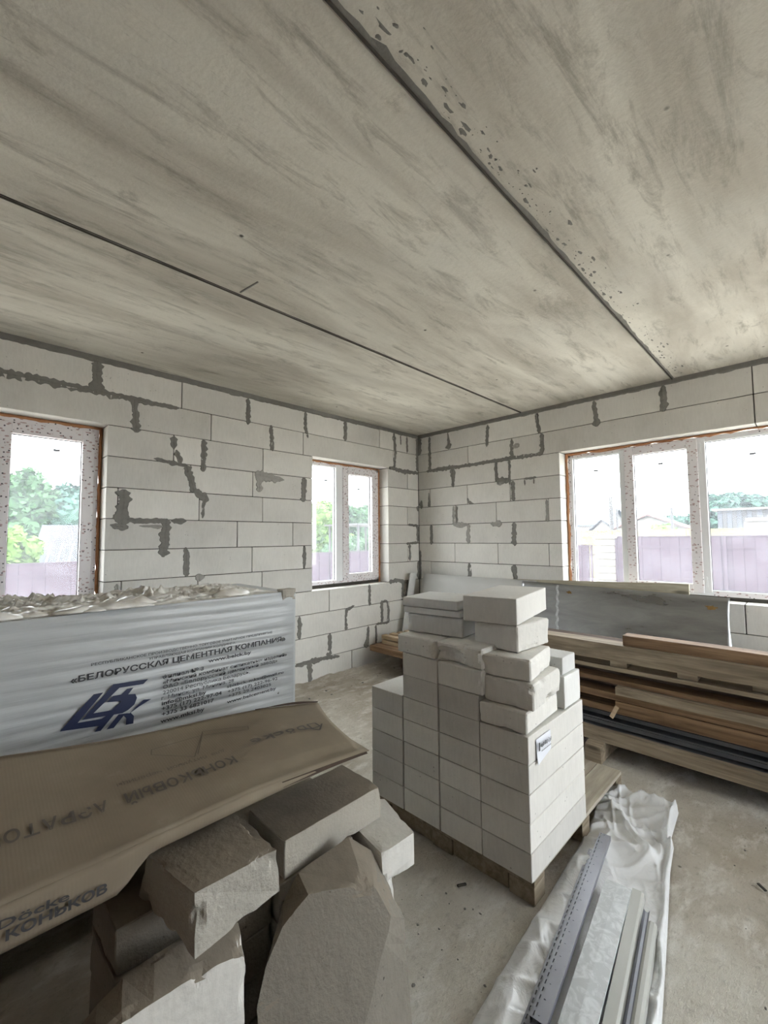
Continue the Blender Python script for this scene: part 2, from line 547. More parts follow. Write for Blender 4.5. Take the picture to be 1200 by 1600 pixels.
def block_wall(side, name, rows, ulen, openings, tint=None):
    """rows: {course: [joint positions]}, course 0 is under the ceiling; u runs from ulen (far end, negative) to 0"""
    fn = wfn(side)
    T = .38
    bm = bmesh.new()
    zs = [(-.1, .99), (.99, 2.51), (2.51, ZC + .04)]
    def seg(u0, u1, z0, z1):
        p, q = fn(u0, z0, -.012), fn(u1, z1, -T + .01)
        box(bm, min(p.x, q.x), max(p.x, q.x), min(p.y, q.y), max(p.y, q.y), z0, z1)
    seg(ulen, .37 if side == 'left' else 0.0, *zs[0])
    seg(ulen, .37 if side == 'left' else 0.0, *zs[2])
    us = ulen
    for a_, b_ in openings:
        seg(us, a_ - .01, .99, 2.51)
        us = b_ + .01
    seg(us, .37 if side == 'left' else 0.0, .99, 2.51)
    base = obj(name, bm, 'mortar_dark')  # dark base colour paints shadow into the block joints
    tag(base, kind='structure')
    for k in range(12):
        z1 = 3.0 - .25 * k; z0 = z1 - .25
        js = sorted(rows[k])
        ends = [ulen] + js + [0.0]
        for i in range(len(ends) - 1):
            u0, u1 = ends[i], ends[i + 1]
            if u1 - u0 < .03: continue
            mid = (u0 + u1) / 2
            if 2 <= k <= 7 and any(a_ < mid < b_ for a_, b_ in openings): continue
            g = .0036
            pr = R.uniform(-.0025, .0025)
            p, q = fn(u0 + g, z0, pr), fn(u1 - g, z1, -T)
            lint = (k == 1 and any(u0 < (a_ + b_) / 2 < u1 or (u1 - u0) > .9 and u0 < b_ and u1 > a_ for a_, b_ in openings))
            bb = bx(min(p.x, q.x), max(p.x, q.x), min(p.y, q.y), max(p.y, q.y), z0 + .003, z1 - .003, bev=.0035)
            cen_ = Vector(((p.x + q.x) / 2, (p.y + q.y) / 2, (z0 + z1) / 2))
            bmesh.ops.translate(bb, verts=bb.verts, vec=-cen_)
            obj('lintel' if lint else 'block', bb, 'aerated_concrete', base, loc=cen_)
    return base, fn

LJ = {0: [-5.85, -5.2, -4.55, -3.91, -3.26, -2.62, -1.93, -1.35, -.77, -.5, -.23],
      1: [-5.3, -3.64, -2.99, -2.36, -1.96, -.51],
      2: [-5.9, -5.05, -3.827, -3.32, -3.06, -2.45, -1.83, -.622, -.23],
      3: [-6.2, -5.6, -5.05, -3.827, -3.17, -2.56, -1.93, -1.83, -.622],
      4: [-5.9, -5.05, -3.827, -3.74, -3.09, -2.45, -1.83, -.622, -.24],
      5: [-6.2, -5.6, -5.05, -3.827, -3.36, -2.72, -2.09, -1.83, -.622],
      6: [-5.9, -5.05, -3.827, -3.2, -2.56, -1.95, -1.83, -.622, -.24],
      7: [-6.2, -5.6, -5.05, -3.827, -3.7, -3.09, -2.45, -1.83, -.622],
      8: [-6.0, -5.4, -4.8, -4.2, -3.5, -2.88, -2.24, -1.6, -.97, -.36, -.25],
      9: [-6.2, -5.6, -5.0, -4.4, -3.8, -3.25, -2.62, -2.0, -1.36, -.74, -.62],
      10: [-6.0, -5.4, -4.8, -4.2, -3.5, -2.88, -2.24, -1.59, -.99, -.85],
      11: [-6.2, -5.6, -5.0, -4.4, -3.8, -3.15, -2.51, -1.88, -1.26, -.62]}
def run(start, step, lo):
    out = []; u = start
    while u > lo + .15:
        out.append(u); u -= step
    return out
RJ = {0: [-.21, -.53, -1.14, -1.79, -2.4, -3.02] + run(-3.66, .63, Y0),
      1: [-.21, -.84, -1.46, -1.82, -3.66, -4.75] + run(-5.3, .63, Y0),
      2: [-.6, -1.23, -1.42, -2.023, -4.42, -5.1, -6.3],
      3: [-.21, -.82, -1.42, -2.023, -4.42, -5.1, -6.3],
      4: [-.63, -1.23, -1.88, -2.023, -4.42, -5.1, -6.3],
      5: [-.22, -.83, -1.46, -2.023, -4.42, -5.1, -6.3],
      6: [-.61, -1.24, -1.87, -2.023, -4.42, -5.1, -6.3],
      7: [-.21, -.83, -1.45, -2.023, -4.42, -5.1, -6.3],
      8: run(-.4, .625, Y0), 9: run(-.21, .625, Y0), 10: run(-.55, .625, Y0), 11: run(-.3, .625, Y0)}
WL, fL = block_wall('left', 'wall_left', LJ, X0, [(-5.05, -3.827), (-1.83, -.622)])
WR, fR = block_wall('right', 'wall_right', RJ, Y0, [(-6.3, -5.1), (-4.42, -2.023)])  # the opening at the far end is added for light

def smear(parent, fn, seed, pts, w, t=.007, mat='mortar_grey'):
    """ragged trowelled mortar over a joint; pts = polyline in wall coordinates (u, z), w = width at each point"""
    P = [Vector((p[0], p[1])) for p in pts]
    L = sum((P[i + 1] - P[i]).length for i in range(len(P) - 1))
    n = max(6, int(L / .012))
    bm = bmesh.new()
    rows = []
    for i in range(n + 1):
        s = L * i / n; k = 0
        while k < len(P) - 2 and s > (P[k + 1] - P[k]).length:
            s -= (P[k + 1] - P[k]).length; k += 1
        d = (P[k + 1] - P[k]); f = min(1, s / d.length); c = P[k] + d * f
        d.normalize(); nrm = Vector((-d.y, d.x))
        ww = (w[k] + (w[k + 1] - w[k]) * f) if isinstance(w, (list, tuple)) else w
        end = min(1, (min(i, n - i) + .9) / 3.0)
        e1 = ww * .5 * end * (.80 + 1.3 * abs(noise.noise(Vector((seed, i * .23, 0)))) + .25 * noise.noise(Vector((seed, i * .9, 4))))
        e2 = ww * .5 * end * (.80 + 1.3 * abs(noise.noise(Vector((seed + 3, i * .23, 5)))) + .25 * noise.noise(Vector((seed, i * .8, 8))))
        jx = .12 * ww * noise.noise(Vector((seed, i * .2, 9)))
        c = c + nrm * jx
        tt = t * (.7 + .6 * noise.noise(Vector((seed, i * .5, 2))))
        row = [fn(*(c + nrm * e1), -.003), fn(*(c + nrm * e1 * .8), tt * .7), fn(*(c + nrm * e1 * .15), tt * 1.2),
               fn(*(c - nrm * e2 * .15), tt * .6), fn(*(c - nrm * e2 * .8), tt * .8), fn(*(c - nrm * e2), -.003)]
        rows.append([bm.verts.new(p) for p in row])
    for i in range(n):
        for j in range(5): bm.faces.new((rows[i][j], rows[i + 1][j], rows[i + 1][j + 1], rows[i][j + 1]))
    bm.faces.new(rows[0]); bm.faces.new(rows[-1][::-1])
    return obj('mortar_smear', bm, mat, parent)

V = lambda u, z1, z0, du=0: [(u, z1), (u + du * .5, (z0 + z1) / 2), (u + du, z0)]
SM_L = [
 (V(-3.91, 2.99, 2.74), [.10, .07, .14], 0), ([(-5.3, 2.75), (-4.6, 2.752), (-3.95, 2.75), (-3.6, 2.745), (-3.28, 2.745)], [.05, .07, .055, .05, .03], 0),
 (V(-3.64, 2.74, 2.47, .02), [.06, .05, .07], 0), (V(-3.32, 2.49, 2.37), [.04, .06, .04], 0), ([(-3.30, 2.37), (-3.26, 2.25)], [.05, .06], 0),
 ([(-3.48, 2.27), (-3.32, 2.25), (-3.2, 2.235)], [.02, .045, .03], 0), (V(-3.06, 2.5, 2.2), .055, 0),
 ([(-3.22, 2.24), (-3.16, 2.1), (-3.14, 2.0)], [.07, .075, .07], 0), ([(-3.14, 2.01), (-3.03, 1.97), (-3.05, 1.9), (-3.06, 1.77)], [.06, .08, .025, .03], 0),
 ([(-3.7, 1.99), (-3.70, 1.85), (-3.71, 1.7)], [.09, .085, .12], 0), ([(-3.79, 1.70), (-3.66, 1.68)], [.04, .08], 0), ([(-3.7, 1.74), (-3.5, 1.735), (-3.36, 1.74)], [.04, .045, .05], 0),
 ([(-3.58, 1.695), (-3.4, 1.69)], [.02, .035], 1), ([(-3.37, 1.76), (-3.375, 1.6), (-3.39, 1.43)], [.07, .09, .07], 0), ([(-3.33, 1.74), (-3.2, 1.745)], .05, 0),
 (V(-3.2, 1.51, 1.25, .01), [.05, .065, .04], 0), (V(-3.08, 1.27, 1.2), .08, 1), (V(-3.73, 1.23, 1.16), .04, 1),
 (V(-2.62, 2.99, 2.72), [.03, .055, .045], 0), (V(-2.36, 2.76, 2.49, .02), [.045, .04, .055], 0), ([(-1.93, 2.99), (-1.925, 2.8), (-1.9, 2.7)], [.045, .04, .045], 0),
 (V(-1.35, 2.99, 2.75), .05, 0), ([(-.5, 2.99), (-.47, 2.75), (-.49, 2.52)], [.06, .045, .04], 0), (V(-.23, 2.98, 2.76), .035, 0), (V(-.36, 2.98, 2.85), .02, 0),
 ([(-.6, 2.515), (-.35, 2.49), (0, 2.49)], [.04, .06, .045], 0), (V(-1.95, 2.25, 1.98), [.08, .06, .07], 0), ([(-2.54, 2.23), (-2.4, 2.21), (-2.2, 2.2)], [.1, .11, .03], 1),
 (V(-2.49, 2.2, 2.05), [.1, .06, .06], 1), (V(-1.94, 1.5, 1.25), [.03, .055, .02], 0),
 (V(-.02, 2.99, 2.52), .05, 0), (V(-.02, 2.02, 1.95), .06, 0), ([(-.23, 1.755), (-.02, 1.745)], [.03, .04], 0), (V(-.03, 1.75, 1.52), .045, 0),
 ([(-.27, 1.5), (-.15, 1.5), (-.02, 1.51)], .035, 0), (V(-.20, 1.49, 1.26), .04, 0), (V(-.02, 1.25, 1.0), .045, 0),
 (V(-.97, 1.0, .74), .045, 0), ([(-.62, 1.005), (-.42, 1.01), (-.34, .99), (-.36, .78)], [.04, .05, .06, .05], 0), (V(-.25, 1.0, .72), .06, 0),
 ([(-1.22, .77), (-1.34, .73), (-1.36, .65), (-1.35, .5)], [.03, .05, .03, .06], 0), (V(-.75, .78, .5), [.06, .045, .05], 0), ([(-.74, .77), (-.66, .76), (-.63, .65), (-.64, .49)], [.03, .03, .045, .05], 0),
 ([(-.85, .495), (-.62, .49)], .03, 0), (V(-2.0, .74, .5), .05, 0), (V(-1.585, .5, .24, -.02), [.045, .06, .06], 0), ([(-.99, .49), (-1.0, .36), (-1.04, .24)], [.045, .05, .08], 0), (V(-.86, .49, .26), .04, 0),
 ([(-2.06, .235), (-1.8, .245), (-1.45, .22)], [.03, .06, .03], 0), (V(-1.88, .26, .02, .02), [.07, .06, .05], 0)]
for i, (p, ww, kk) in enumerate(SM_L):
    smear(WL, fL, i * 1.7 + 1, p, ww, mat='mortar_pale' if kk else 'mortar_grey')
SM_R = [
 (V(-.03, 2.99, 2.75), .07, 0), (V(-.215, 2.98, 2.5), .045, 0), ([(-.53, 2.98), (-.54, 2.85), (-.55, 2.76)], [.02, .045, .10], 0), (V(-1.14, 2.97, 2.7, .02), [.05, .045, .04], 0),
 ([(-1.77, 2.98), (-1.79, 2.85), (-1.81, 2.75)], [.05, .045, .05], 0), (V(-2.4, 2.98, 2.71, -.02), [.04, .045, .07], 0), (V(-3.02, 2.99, 2.74), .06, 0),
 ([(-.15, 2.50), (-.4, 2.51), (-.8, 2.50), (-1.3, 2.51), (-1.6, 2.51), (-1.84, 2.515)], [.03, .06, .045, .05, .045, .04], 0),
 (V(-1.46, 2.74, 2.5), [.04, .05, .06], 0), (V(-1.52, 2.68, 2.62), .12, 1), (V(-1.83, 2.74, 2.51), [.06, .05, .06], 0), (V(-.6, 2.5, 2.24), [.1, .06, .05], 0),
 (V(-1.24, 2.5, 2.26), .04, 0), (V(-1.42, 2.5, 2.2), .035, 0), ([(-1.24, 2.26), (-1.42, 2.25)], .07, 0), (V(-1.29, 2.24, 2.2), .1, 1), (V(-1.46, 2.24, 2.0), .055, 0),
 ([(-1.6, 2.25), (-1.75, 2.25)], .03, 0), (V(-1.61, 2.24, 2.17), .02, 0), (V(-1.72, 2.24, 2.18), .02, 0),
 (V(-.19, 2.2, 2.0), [.01, .03, .05], 0), (V(-.05, 2.1, 1.98), .05, 0), ([(-.82, 2.08), (-.84, 2.02), (-.92, 2.0)], [.03, .04, .02], 0),
 (V(-.6, 1.99, 1.75), .045, 1), (V(-.65, 1.99, 1.75), .03, 0), ([(-.58, 1.76), (-.7, 1.73), (-.82, 1.74)], [.05, .08, .03], 1), (V(-1.86, 1.99, 1.74, -.01), [.03, .03, .06], 1),
 (V(-.22, 1.75, 1.48), .05, 0), (V(-.82, 1.75, 1.49), .045, 1), ([(-1.15, 1.74), (-1.3, 1.735)], .06, 1), (V(-1.46, 1.75, 1.47), .06, 0), (V(-.83, 1.25, 1.0), .06, 0), (V(-1.45, 1.25, 1.0), .06, 0),
 (V(-.02, 1.4, 1.0), .03, 0)]
for i, (p, ww, kk) in enumerate(SM_R):
    smear(WR, fR, i * 2.3 + 77, p, ww, mat='mortar_pale' if kk else 'mortar_grey')
# dark mortar bed between the top course and the slabs
for par, fn, lo, nm in ((WL, fL, X0, 1), (WR, fR, Y0, 2)):
    bm = bmesh.new(); n = 260; prev = None
    for i in range(n + 1):
        u = lo * (1 - i / n)
        e = .012 + .022 * max(0, noise.noise(Vector((u * 7, nm, 0)))) + .008 * noise.noise(Vector((u * 31, nm, 3)))
        cur = [bm.verts.new(fn(u, ZC + .01, .004)), bm.verts.new(fn(u, 2.998 - e * .3, .009)), bm.verts.new(fn(u, 2.998 - e, .0))]
        if prev:
            for j in range(2): bm.faces.new((prev[j], cur[j], cur[j + 1], prev[j + 1]))
        prev = cur
    obj('mortar_bed', bm, 'mortar_grey', par)

# walls behind the camera, coloured dark to cut bounced light
wb = bmesh.new()
for a_ in ((X0 - .39, -2.6, -.1, ZC + .03), (-.3, .38, -.1, ZC + .03), (-2.6, -.3, -.1, .1), (-2.6, -.3, 2.6, ZC + .03)):
    box(wb, a_[0], a_[1], Y0 - .39, Y0, a_[2], a_[3])
tag(obj('wall_back', wb, 'low_bounce_wall'), kind='structure')
tag(obj('wall_far_left', bx(X0 - .39, X0, Y0, .38, -.1, ZC + .03), 'low_bounce_wall'), kind='structure')

# ------------------------------------------------------------------ windows
def bars(fn, d0, d1, rects, mat, name, parent, bev=.003):
    bm = bmesh.new()
    for u0, u1, z0, z1 in rects:
        p, q = fn(u0, z0, -d0), fn(u1, z1, -d1)
        box(bm, min(p.x, q.x), max(p.x, q.x), min(p.y, q.y), max(p.y, q.y), z0, z1, bev=bev)
    return obj(name, bm, mat, parent)

def ring(u0, u1, z0, z1, w, wt=None, wb_=None):
    wt = wt or w; wb_ = wb_ or w
    return [(u0, u0 + w, z0, z1), (u1 - w, u1, z0, z1), (u0 + w, u1 - w, z1 - wt, z1), (u0 + w, u1 - w, z0, z0 + wb_)]

def foam(fn, u0, u1, z0, z1, parent, seed, bottom=False):
    """orange foam squeezed out between frame and reveal"""
    bm = bmesh.new()
    def strip(pa, pb, inn):
        n = max(6, int((Vector(pb) - Vector(pa)).length / .03)); prev = None
        for i in range(n + 1):
            f = i / n
            u = pa[0] + (pb[0] - pa[0]) * f; z = pa[1] + (pb[1] - pa[1]) * f
            k = .016 + .014 * noise.noise(Vector((u * 9, z * 9, seed))) + .01 * noise.noise(Vector((u * 31, z * 31, seed)))
            dd = .165 - .012 - .02 * abs(noise.noise(Vector((u * 17, z * 17, seed + 4))))
            cur = [bm.verts.new(fn(u - inn[0] * .006, z - inn[1] * .006, -.2)), bm.verts.new(fn(u - inn[0] * .002, z - inn[1] * .002, -dd - .01)),
                   bm.verts.new(fn(u + inn[0] * k * .6, z + inn[1] * k * .6, -dd)), bm.verts.new(fn(u + inn[0] * (k + .006), z + inn[1] * (k + .006), -.175))]
            if prev:
                for j in range(3): bm.faces.new((prev[j], cur[j], cur[j + 1], prev[j + 1]))
            prev = cur
    strip((u0, z0), (u0, z1), (1, 0)); strip((u1, z0), (u1, z1), (-1, 0)); strip((u0, z1), (u1, z1), (0, -1))
    if bottom: strip((u0, z0), (u1, z0), (0, 1))
    return obj('foam_seal', bm, 'foam_orange', parent, smooth=True)

def pane(fn, u0, u1, z0, z1, parent, d=.195):
    p, q = fn(u0, z0, -d), fn(u1, z1, -d - .006)
    return obj('pane', bx(min(p.x, q.x), max(p.x, q.x), min(p.y, q.y), max(p.y, q.y), z0, z1), 'window_glass', parent)

def sticker(fn, u, z, parent):
    return bars(fn, .190, .1935, [(u - .022, u + .022, z, z + .018)], 'steel_grey', 'glass_sticker', parent, bev=0)

def spacer(fn, u0, u1, z0, z1, parent):
    return bars(fn, .1925, .2035, ring(u0 - .001, u1 + .001, z0 - .001, z1 + .001, .006), 'grey_gasket', 'gasket', parent, bev=0)

# window 1, far left
W1 = empty('window_1', (0, 0, 0)); tag(W1, kind='structure')
bars(fL, .165, .235, ring(-5.03, -3.847, 1.03, 2.485, .045), 'film_printed', 'window_frame', W1)
bars(fL, .155, .23, ring(-4.475, -3.875, 1.065, 2.45, .083), 'film_printed', 'sash', W1)
bars(fL, .16, .23, [(-4.53, -4.475, 1.05, 2.46)], 'white_plastic', 'mullion', W1)
pane(fL, -4.392, -3.958, 1.148, 2.367, W1); pane(fL, -4.98, -4.53, 1.08, 2.44, W1); spacer(fL, -4.392, -3.958, 1.148, 2.367, W1)
foam(fL, -5.05, -3.827, 1.0, 2.5, W1, 3); sticker(fL, -4.12, 2.27, W1)
bars(fL, .17, .24, [(-5.04, -3.83, .995, 1.03)], 'mortar_dark', 'packing_gap', W1)
# window 2, beside the corner
W2 = empty('window_2', (0, 0, 0)); tag(W2, kind='structure')
bars(fL, .165, .235, ring(-1.81, -.642, 1.035, 2.483, .04), 'white_plastic', 'window_frame', W2)
bars(fL, .16, .235, [(-1.365, -1.262, 1.06, 2.47)], 'white_plastic', 'mullion', W2)
bars(fL, .15, .225, ring(-1.262, -.672, 1.055, 2.46, .095, .08, .085), 'film_printed', 'sash', W2)
bars(fL, .1645, .17, [(-1.81, -.642, 1.035, 1.072), (-.68, -.642, 1.035, 2.483), (-1.81, -.642, 2.45, 2.483)], 'film_printed', 'protective_tape', W2, bev=0)
pane(fL, -1.772, -1.365, 1.072, 2.445, W2); pane(fL, -1.165, -.767, 1.14, 2.38, W2)
spacer(fL, -1.772, -1.365, 1.072, 2.445, W2); spacer(fL, -1.165, -.767, 1.14, 2.38, W2)
foam(fL, -1.83, -.622, 1.0, 2.5, W2, 7); sticker(fL, -1.5, 2.27, W2); sticker(fL, -.97, 2.2, W2)
bars(fL, .17, .24, [(-1.83, -.622, .995, 1.035)], 'mortar_dark', 'packing_gap', W2)
# window 3, right wall
W3 = empty('window_3', (0, 0, 0)); tag(W3, kind='structure')
bars(fR, .175, .245, ring(-4.40, -2.043, 1.03, 2.483, .05), 'white_plastic', 'window_frame', W3)
bars(fR, .17, .24, [(-2.632, -2.565, 1.06, 2.46), (-3.29, -3.228, 1.06, 2.46)], 'white_plastic', 'mullion', W3)
bars(fR, .16, .23, ring(-3.232, -2.615, 1.05, 2.475, .082), 'film_printed', 'sash', W3)
bars(fR, .1745, .18, [(-2.9, -2.043, 2.45, 2.483), (-4.4, -3.3, 1.03, 1.07), (-2.07, -2.043, 1.05, 2.48), (-2.6, -2.57, 1.1, 2.4), (-4.4, -3.6, 2.455, 2.483)], 'film_printed', 'protective_tape', W3, bev=0)
for a_, b_ in ((-2.565, -2.093), (-4.35, -3.29)):
    pane(fR, a_, b_, 1.08, 2.433, W3, .205)
pane(fR, -3.15, -2.697, 1.132, 2.393, W3, .205)
bars(fR, .2, .213, ring(-2.566, -2.092, 1.079, 2.434, .006) + ring(-4.351, -3.289, 1.079, 2.434, .006) + ring(-3.151, -2.696, 1.131, 2.394, .006), 'grey_gasket', 'gasket', W3, bev=0)
foam(fR, -4.42, -2.023, 1.0, 2.5, W3, 11)
for u in (-2.33, -2.93, -3.62): sticker(fR, u, 2.27, W3)
bars(fR, .168, .175, [(-3.262, -3.245, 1.10, 1.20), (-3.262, -3.245, 2.33, 2.43)], 'white_plastic', 'hinge', W3)
bars(fR, .18, .25, [(-4.42, -2.023, .995, 1.032)], 'mortar_dark', 'packing_gap', W3)
# added window, unseen further along the right wall, to let in more daylight
W4 = empty('added_light_window', (0, 0, 0)); tag(W4, kind='structure')
bars(fR, .175, .245, ring(-6.28, -5.12, 1.03, 2.483, .06), 'white_plastic', 'window_frame', W4)
pane(fR, -6.22, -5.18, 1.09, 2.423, W4, .205)
# terrace door in the back wall
D1 = empty('door_1', (0, 0, 0)); tag(D1, kind='structure')
bm = bmesh.new()
for r in ring(-2.6, -.3, .1, 2.6, .07) + [(-1.5, -1.43, .17, 2.53)]:
    box(bm, r[0], r[1], Y0 - .25, Y0 - .17, r[2], r[3])
obj('door_frame', bm, 'white_plastic', D1)
for a_, b_ in ((-2.53, -1.5), (-1.43, -.37)):
    obj('pane', bx(a_, b_, Y0 - .215, Y0 - .209, .17, 2.53), 'window_glass', D1)

# ------------------------------------------------------------------ blocks on the middle pallet
def block_obj(name, dims, loc, rz, label, group=None, mat='aerated_concrete', seed=1, chip=.008, L=.035, tilt=(0, 0), chipw=.02, amp=.0009, bev=.003):
    dx, dy, dz = dims
    bm = bx(0, dx, 0, dy, 0, dz, bev=bev)
    roughen(bm, L, amp, chip, seed, chipw)
    o = obj(name, bm, mat, loc=loc, rot=(tilt[0], tilt[1], rz), smooth=False)
    return tag(o, label, 'block', group)

ORD = ['first', 'second', 'third', 'fourth', 'fifth', 'sixth', 'seventh']
HORIZ = ['leftmost column', 'second column from left', 'third column from left', 'right corner column']
XF, YS, PW = -2.92, -3.05, .2425
PZ = .12
cols = [(-2.08 - PW * (i + 1), -2.08 - PW * i) for i in range(4)]
for c_, (y0, y1) in enumerate(cols):
    nrow = 5 + (1 if c_ == 2 else 0) + (2 if c_ == 1 else 0)
    for r_ in range(nrow):
        g = .0020 if r_ % 2 else .0035
        z0 = PZ + .12 * r_ + (.0 if r_ < 5 else -.003 * (r_ - 4))
        gap = .007 if c_ in (1, 2) else .003
        lx = .612 if r_ < 5 else .45
        bm = bx(0, lx, 0, y1 - y0 - gap, 0, .12 - g, bev=.0025)
        o = obj('aerated_block', bm, 'aerated_concrete', loc=(XF + R.uniform(-.0015, .0015), y0, z0))
        tag(o, 'aerated block in the middle stack, %s course up, %s' % (ORD[r_], HORIZ[c_]), 'block', 'blocks stacked on the middle pallet')

def placed(name, corner, z0, z1, ang, wlen, depth, label, seed, mat='aerated_concrete', chip=.01, chipw=.022, tilt=(0, 0), L=.028):
    """corner = nearest bottom corner; the front face runs wlen from it at ang (deg), depth runs to the right of that"""
    a_ = math.radians(ang)
    o = block_obj(name, (wlen, depth, z1 - z0), (corner[0], corner[1], z0), a_, label, 'loose blocks piled on top of the middle pallet stack', mat, seed, chip * .55, .02, tilt, chipw, bev=.0065 if chip > .011 else .003)
    # local x runs along the front face, local y must point away from it: mirror when needed
    for v in o.data.vertices: v.co.y = -v.co.y
    o.data.flip_normals()
    return o
placed('aerated_block', (-2.914, -3.044), .7215, .814, 93, .232, .36, 'cracked half block at the base of the right-hand loose tower, above the paper label', 21, chip=.014, tilt=(0, 0))
placed('aerated_block', (-2.885, -3.064), .8155, .931, 94, .240, .34, 'rounded grey half block second from the bottom of the right-hand loose tower', 22, chip=.02, chipw=.03)
placed('aerated_block', (-2.865, -3.045), .9325, 1.029, 99, .235, .32, 'half block with saw marks in the middle of the right-hand loose tower', 23, chip=.016)
placed('aerated_block', (-2.80, -2.95), 1.0305, 1.157, 86, .250, .30, 'thick half block just under the topmost block of the right-hand tower', 24, chip=.012)
placed('aerated_block', (-2.802, -2.951), 1.1585, 1.284, 100.7, .272, .55, 'topmost block, whole and pitted, crowning the right-hand loose tower', 25, chip=.004, chipw=.012)
placed('aerated_block', (-2.925, -2.832), .8355, .951, 90, .262, .40, 'smooth rounded block under the broken-faced one, centre of the loose blocks', 26, chip=.016)
o = placed('aerated_block', (-2.92, -2.832), .9525, 1.05, 90, .268, .40, 'block with a broken-out hollow across its front face, centre of the loose blocks', 27, chip=.03, chipw=.045)
for v in o.data.vertices:      # the scooped break on its face
    if v.co.y > -.06:
        d = ((v.co.x - .19) / .09) ** 2 + ((v.co.z - .035) / .045) ** 2
        if d < 1: v.co.y -= .035 * (1 - d) ** .7 + .006 * noise.noise(v.co * 40)
placed('aerated_block', (-2.925, -2.553), .952, 1.048, 90, .26, .42, 'dusty chipped block below the three thin slabs, left of the loose blocks', 28, chip=.022, chipw=.035)
placed('aerated_block', (-2.80, -2.645), 1.051, 1.152, 98, .345, .32, 'thickest of the three flat slabs, lowest of that small stack', 29, mat='aerated_concrete_white', chip=.012)
placed('aerated_slab', (-2.81, -2.635), 1.1565, 1.190, 98, .352, .30, 'thinnest of the three flat slabs, in the middle of that small stack', 30, mat='aerated_concrete_white', chip=.005)
placed('aerated_slab', (-2.82, -2.628), 1.1945, 1.243, 98, .345, .30, 'uppermost of the three flat slabs, beside the topmost big block', 31, mat='aerated_concrete_white', chip=.006)
block_obj('aerated_block', (.20, .25, .155), (-2.515, -3.045, .7215), 0, 'bright white offcut behind the right-hand tower, lower of two', 'loose blocks piled on top of the middle pallet stack', 'aerated_concrete_white', 33, .004)
block_obj('aerated_block', (.16, .24, .085), (-2.495, -3.03, .8785), 0, 'bright white offcut behind the right-hand tower, upper of two', 'loose blocks piled on top of the middle pallet stack', 'aerated_concrete_white', 34, .004)

# paper label hanging on the corner block
lab = empty('paper_label', (-2.84, -3.0525, .64))
tag(lab, 'small white paper label with dark print stuck on the middle block stack', 'label')
def labpt(u, v): return (-.015 + .145 * u, -.002 - .008 * (1 - u) * (1 - v) ** 2, -.035 + .085 * v + (-.02 * (1 - u) * (1 - v)))
solid(obj('paper', sheet(8, 4, labpt), 'paper_label', lab), .0006)
bm = bmesh.new()          # blurred dark print, not legible
for k in range(11):
    x0_ = .014 + .0098 * k
    box(bm, x0_, x0_ + R.uniform(.004, .0075), -.0112, -.0106, .010 + R.uniform(-.003, .003), .026 + R.uniform(-.004, .003))
for k in range(9):
    x0_ = .018 + .011 * k
    box(bm, x0_, x0_ + .006, -.0112, -.0106, -.008, -.004)
obj('print_marks', bm, 'ink_black', lab)
bm = bx(-.008, .004, -.0105, -.010, .0, .035)
obj('print_mark', bm, 'ink_black', lab)

def pallet(x0, x1, y0, y1, label):
    p = empty('wooden_pallet', ((x0 + x1) / 2, (y0 + y1) / 2, 0))
    tag(p, label, 'pallet')
    cx, cy = p.location.x, p.location.y
    W_ = x1 - x0; D_ = y1 - y0
    n = 7; bw = .137
    for i in range(n):
        yy = -D_ / 2 + (D_ - bw) * i / (n - 1)
        obj('deck_board', bx(-W_ / 2, W_ / 2, yy, yy + bw, .098, .1195, bev=.002), 'wood_dusty', p)
    obj('bearer', bx(-W_ / 2 + .012, -W_ / 2 + .06, -D_ / 2 + .13, D_ / 2 - .13, .0, .0765, bev=.002), 'wood_pallet', p)
    for i in range(3):
        xx = -W_ / 2 + (W_ - .1) * i / 2
        obj('stringer', bx(xx, xx + .1, -D_ / 2, D_ / 2, .078, .0975), 'wood_pallet', p)
        for j in range(3):
            yy = -D_ / 2 + (D_ - .12) * j / 2
            obj('spacer_block', bx(xx, xx + .1, yy, yy + .12, .0, .0775, bev=.002), 'wood_pallet', p)
    return p
pallet(-2.88, -1.70, -3.04, -2.06, 'worn wooden pallet under the middle stack of aerated blocks')

# ------------------------------------------------------------------ wrapped pallet with print
PX0, PX1, PY0, PY1, PT = -4.72, -3.300, -1.86, -1.20, 1.283
wp = empty('wrapped_block_pallet', ((PX0 + PX1) / 2, (PY0 + PY1) / 2, 0))
tag(wp, 'tall pallet of blocks wrapped in white printed film in front of the left windows', 'pallet')
ox, oy = wp.location.x, wp.location.y
def front(u, v):
    x = PX0 + (PX1 - PX0) * u; z = .13 + (PT - .13) * v
    edge = min(1, max(0, (PX1 - x) / .13))
    fade = edge * min(1, (x - PX0 + .2) / .6)
    wv = math.sin(z * 118 + 2.2 * noise.noise(Vector((x * 1.1, z * 4, 0))) + x * 3.5)
    wv2 = math.sin(z * 61 + 3 * noise.noise(Vector((x * .8, z * 3, 5))) - x * 2)
    band = .5 + .5 * noise.noise(Vector((x * .9, z * 3.2, 8)))
    d = .0085 * ((1 - wv) * .5) ** 2 * band + .004 * (1 - wv2) * .5
    if z > PT - .02: d += (z - PT + .02) * .5
    return (x - ox, PY0 - oy + .001 + d * fade + .002 * noise.noise(Vector((x * 5, z * 5, 2))) * edge, z)
solid(obj('printed_film', sheet(110, 330, front), 'wrap_film', wp, smooth=True), .001, 1)
obj('wrapped_sides', bx(PX0 - ox + .005, PX1 - ox - .003, PY0 - oy + .02, PY1 - oy, .13, PT - .003, bev=.006), 'wrap_film', wp)
obj('block_core', roughen(bx(PX1 - ox - .085, PX1 - ox + .002, PY0 - oy - .004, PY0 - oy + .06, PT - .048, PT + .014), .012, .003, .016, 9, .02), 'aerated_concrete_dusty', wp)
